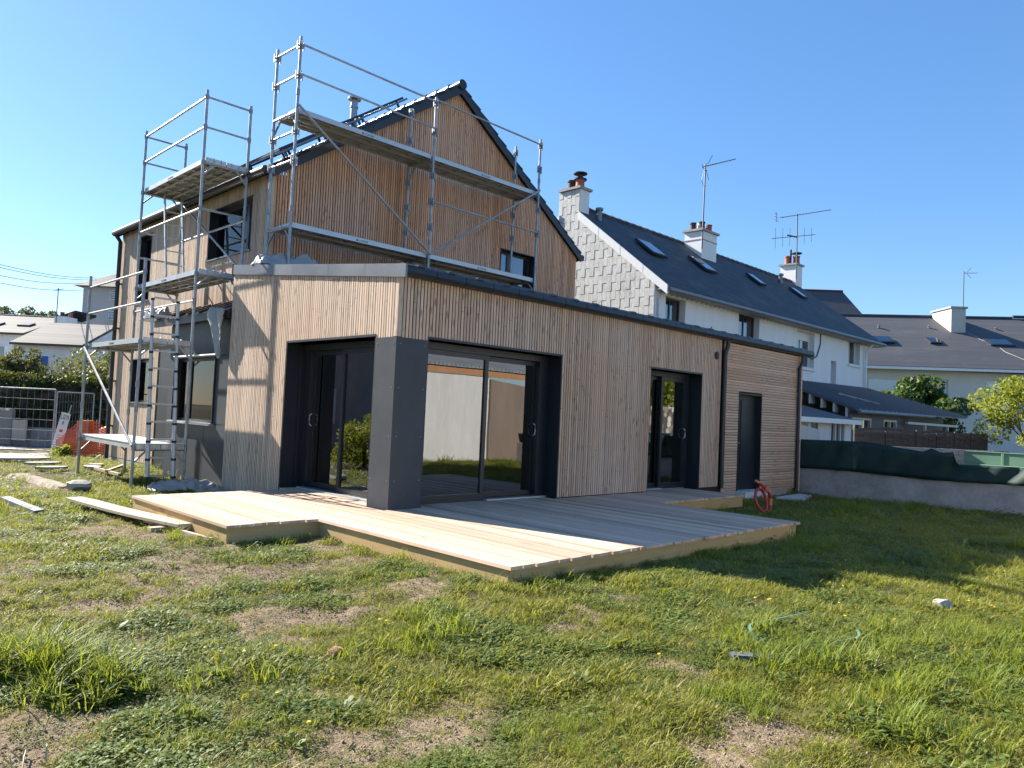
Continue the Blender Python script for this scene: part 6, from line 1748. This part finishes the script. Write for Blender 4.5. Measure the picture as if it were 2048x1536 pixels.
u2 = nrs.random_sample(len(x)); idx = np.where(u2 < pw_*.75, np.where(nrs.random_sample(len(x)) < .6, 4, 5), idx)
idx = np.where((u2 > .985), 6, idx); idx = np.where((u2 > .80) & (u2 < .985), 8, idx); idx = np.where((u2 > .997), 9, idx)
idx = np.where((u2 > .785) & (u2 < .80) & (lush > .55), 7, idx)
sc = nrs.uniform(.6, 1.4, len(x))*(.45+.85*cv)*(1+.25*right*(lush > .5)) * (1 + .035*np.clip(dist-6, 0, 12))
gmask = idx != 99
grass_kinds = np.isin(idx, (0,1,2,3,7,8))
P = np.stack([x, y, z], 1)
o = scatter('grass', P[grass_kinds], idx[grass_kinds], sc[grass_kinds])
o = scatter('weeds', P[~grass_kinds], idx[~grass_kinds], sc[~grass_kinds])
cx_, cy_ = fan(36000, 2.4, 9.0, .8)
cc_ = cover(cx_, cy_); kk_ = (~blocked(cx_, cy_)) & (cc_ < .5) & (nrs.random_sample(len(cx_)) < np.clip(1-1.6*cc_, 0, .6))
cx_, cy_ = cx_[kk_], cy_[kk_]
scatter('soil_clods', np.stack([cx_, cy_, hground(cx_, cy_)], 1), nrs.randint(10, 12, len(cx_)), nrs.uniform(.6, 1.5, len(cx_)))
# taller tufts where the photograph shows them
tx, ty, ti, ts = [], [], [], []
def tufts(cx, cy, n, r, kinds, s0, s1, ry=None):
    for i in range(n):
        a = nrs.uniform(0, 6.283); q = math.sqrt(nrs.random_sample()); tx.append(cx + r*q*math.cos(a)); ty.append(cy + (ry or r)*q*math.sin(a)); ti.append(kinds[nrs.randint(len(kinds))]); ts.append(nrs.uniform(s0, s1)*.82)
tufts(-4.42,-2.93,90,.26,(7,7,7,9),1.5,2.3); tufts(-4.25,-3.45,60,.2,(9,9,9,7),1.1,1.9); tufts(-4.1,-3.5,40,.16,(9,5,9),1.1,1.8)
tufts(-4.14,-4.2,34,.22,(7,2,9),.6,1.0); tufts(-3.85,-4.4,24,.2,(7,9,2),.5,.9); tufts(-3.1,-1.3,16,.3,(5,4,9),.8,1.2)
tufts(-1.84,-5.62,44,.22,(7,7,9,5),.7,1.15); tufts(-1.45,-6.2,50,.32,(7,9,5,2),.6,1.0); tufts(-1.1,-6.5,40,.3,(7,9,5),.6,1.0); tufts(3.5,-3.75,60,.42,(7,2,2),.9,1.35,.3)
tufts(-.9,-3.42,16,.12,(5,9,7),.6,.9); tufts(.1,-3.42,30,.5,(7,5,2),.5,.9,.06); tufts(1.4,-3.45,50,.9,(7,2,5),.5,.9,.08); tufts(3.2,-3.45,40,.9,(7,2),.5,.9,.08)
tufts(-1.5,-.42,16,.28,(7,9),.6,1.0,.08); tufts(-1.2,-.6,10,.08,(9,5),.5,.8,.2); tufts(-2.75,-5.3,30,.3,(2,7,5),.5,.8); tufts(-2.4,-4.5,26,.35,(9,5,2),.6,.9); tufts(.6,-6.1,40,.5,(2,7),.5,.9)
tufts(-3.35,3.0,50,.3,(7,2,2),.7,1.1,1.4); tufts(-.3,8.2,40,.25,(7,5),.7,1.1,1.5); tufts(.1,10.5,50,.35,(7,9,5),.8,1.2,1.2); tufts(-.5,13.6,60,.9,(7,2),.6,.9,.35); tufts(-2.2,13.6,60,1.2,(7,2),.6,.9,.35)
tufts(7.3,-.9,30,.6,(9,5,7),.7,1.1,.5); tufts(8.6,-.9,24,.8,(9,5),.7,1.0,.4); tufts(11.45,-1.6,60,.08,(7,2,5),.5,1.0,1.7); tufts(4.3,-2.2,30,.1,(7,5,2),.6,1.0,1.0); tufts(5.6,-1.3,30,1.2,(5,9,7),.6,.9,.1)
tufts(8.5,-8.45,120,3.2,(7,9,7),.9,1.6,.12); tufts(13,-8.4,90,2.6,(7,9),.8,1.4,.12)
tufts(-.35,4.0,8,.1,(5,9),.5,.8,.5); tufts(-2.25,1.0,10,.05,(5,7),.4,.7,1.2)
tx = np.array(tx); ty = np.array(ty); ti = np.array(ti); ts = np.array(ts)
k = ~blocked(tx, ty); tx, ty, ti, ts = tx[k], ty[k], ti[k], ts[k]
scatter('grass_tufts', np.stack([tx, ty, hground(tx, ty)], 1), ti, ts)
# a few yellow flower heads
b = MB(); rs = random.Random(77)
for i in range(26):
    fx, fy = (rs.uniform(-4,-1), rs.uniform(-6,-3)) if i < 9 else (rs.uniform(0,3.2), rs.uniform(-6.2,-4.4))
    z = hz(fx, fy); b.lathe((fx, fy, z+.05), [(.006,0),(.011,.004),(.009,.008)], 7); b.tube([(fx,fy,z-.01),(fx,fy,z+.052)], .0015, 4)
stuff(b.build('yellow_flowers', plain('yellow petals', (.70,.50,.02), .6), None))

SC.render.film_transparent = False
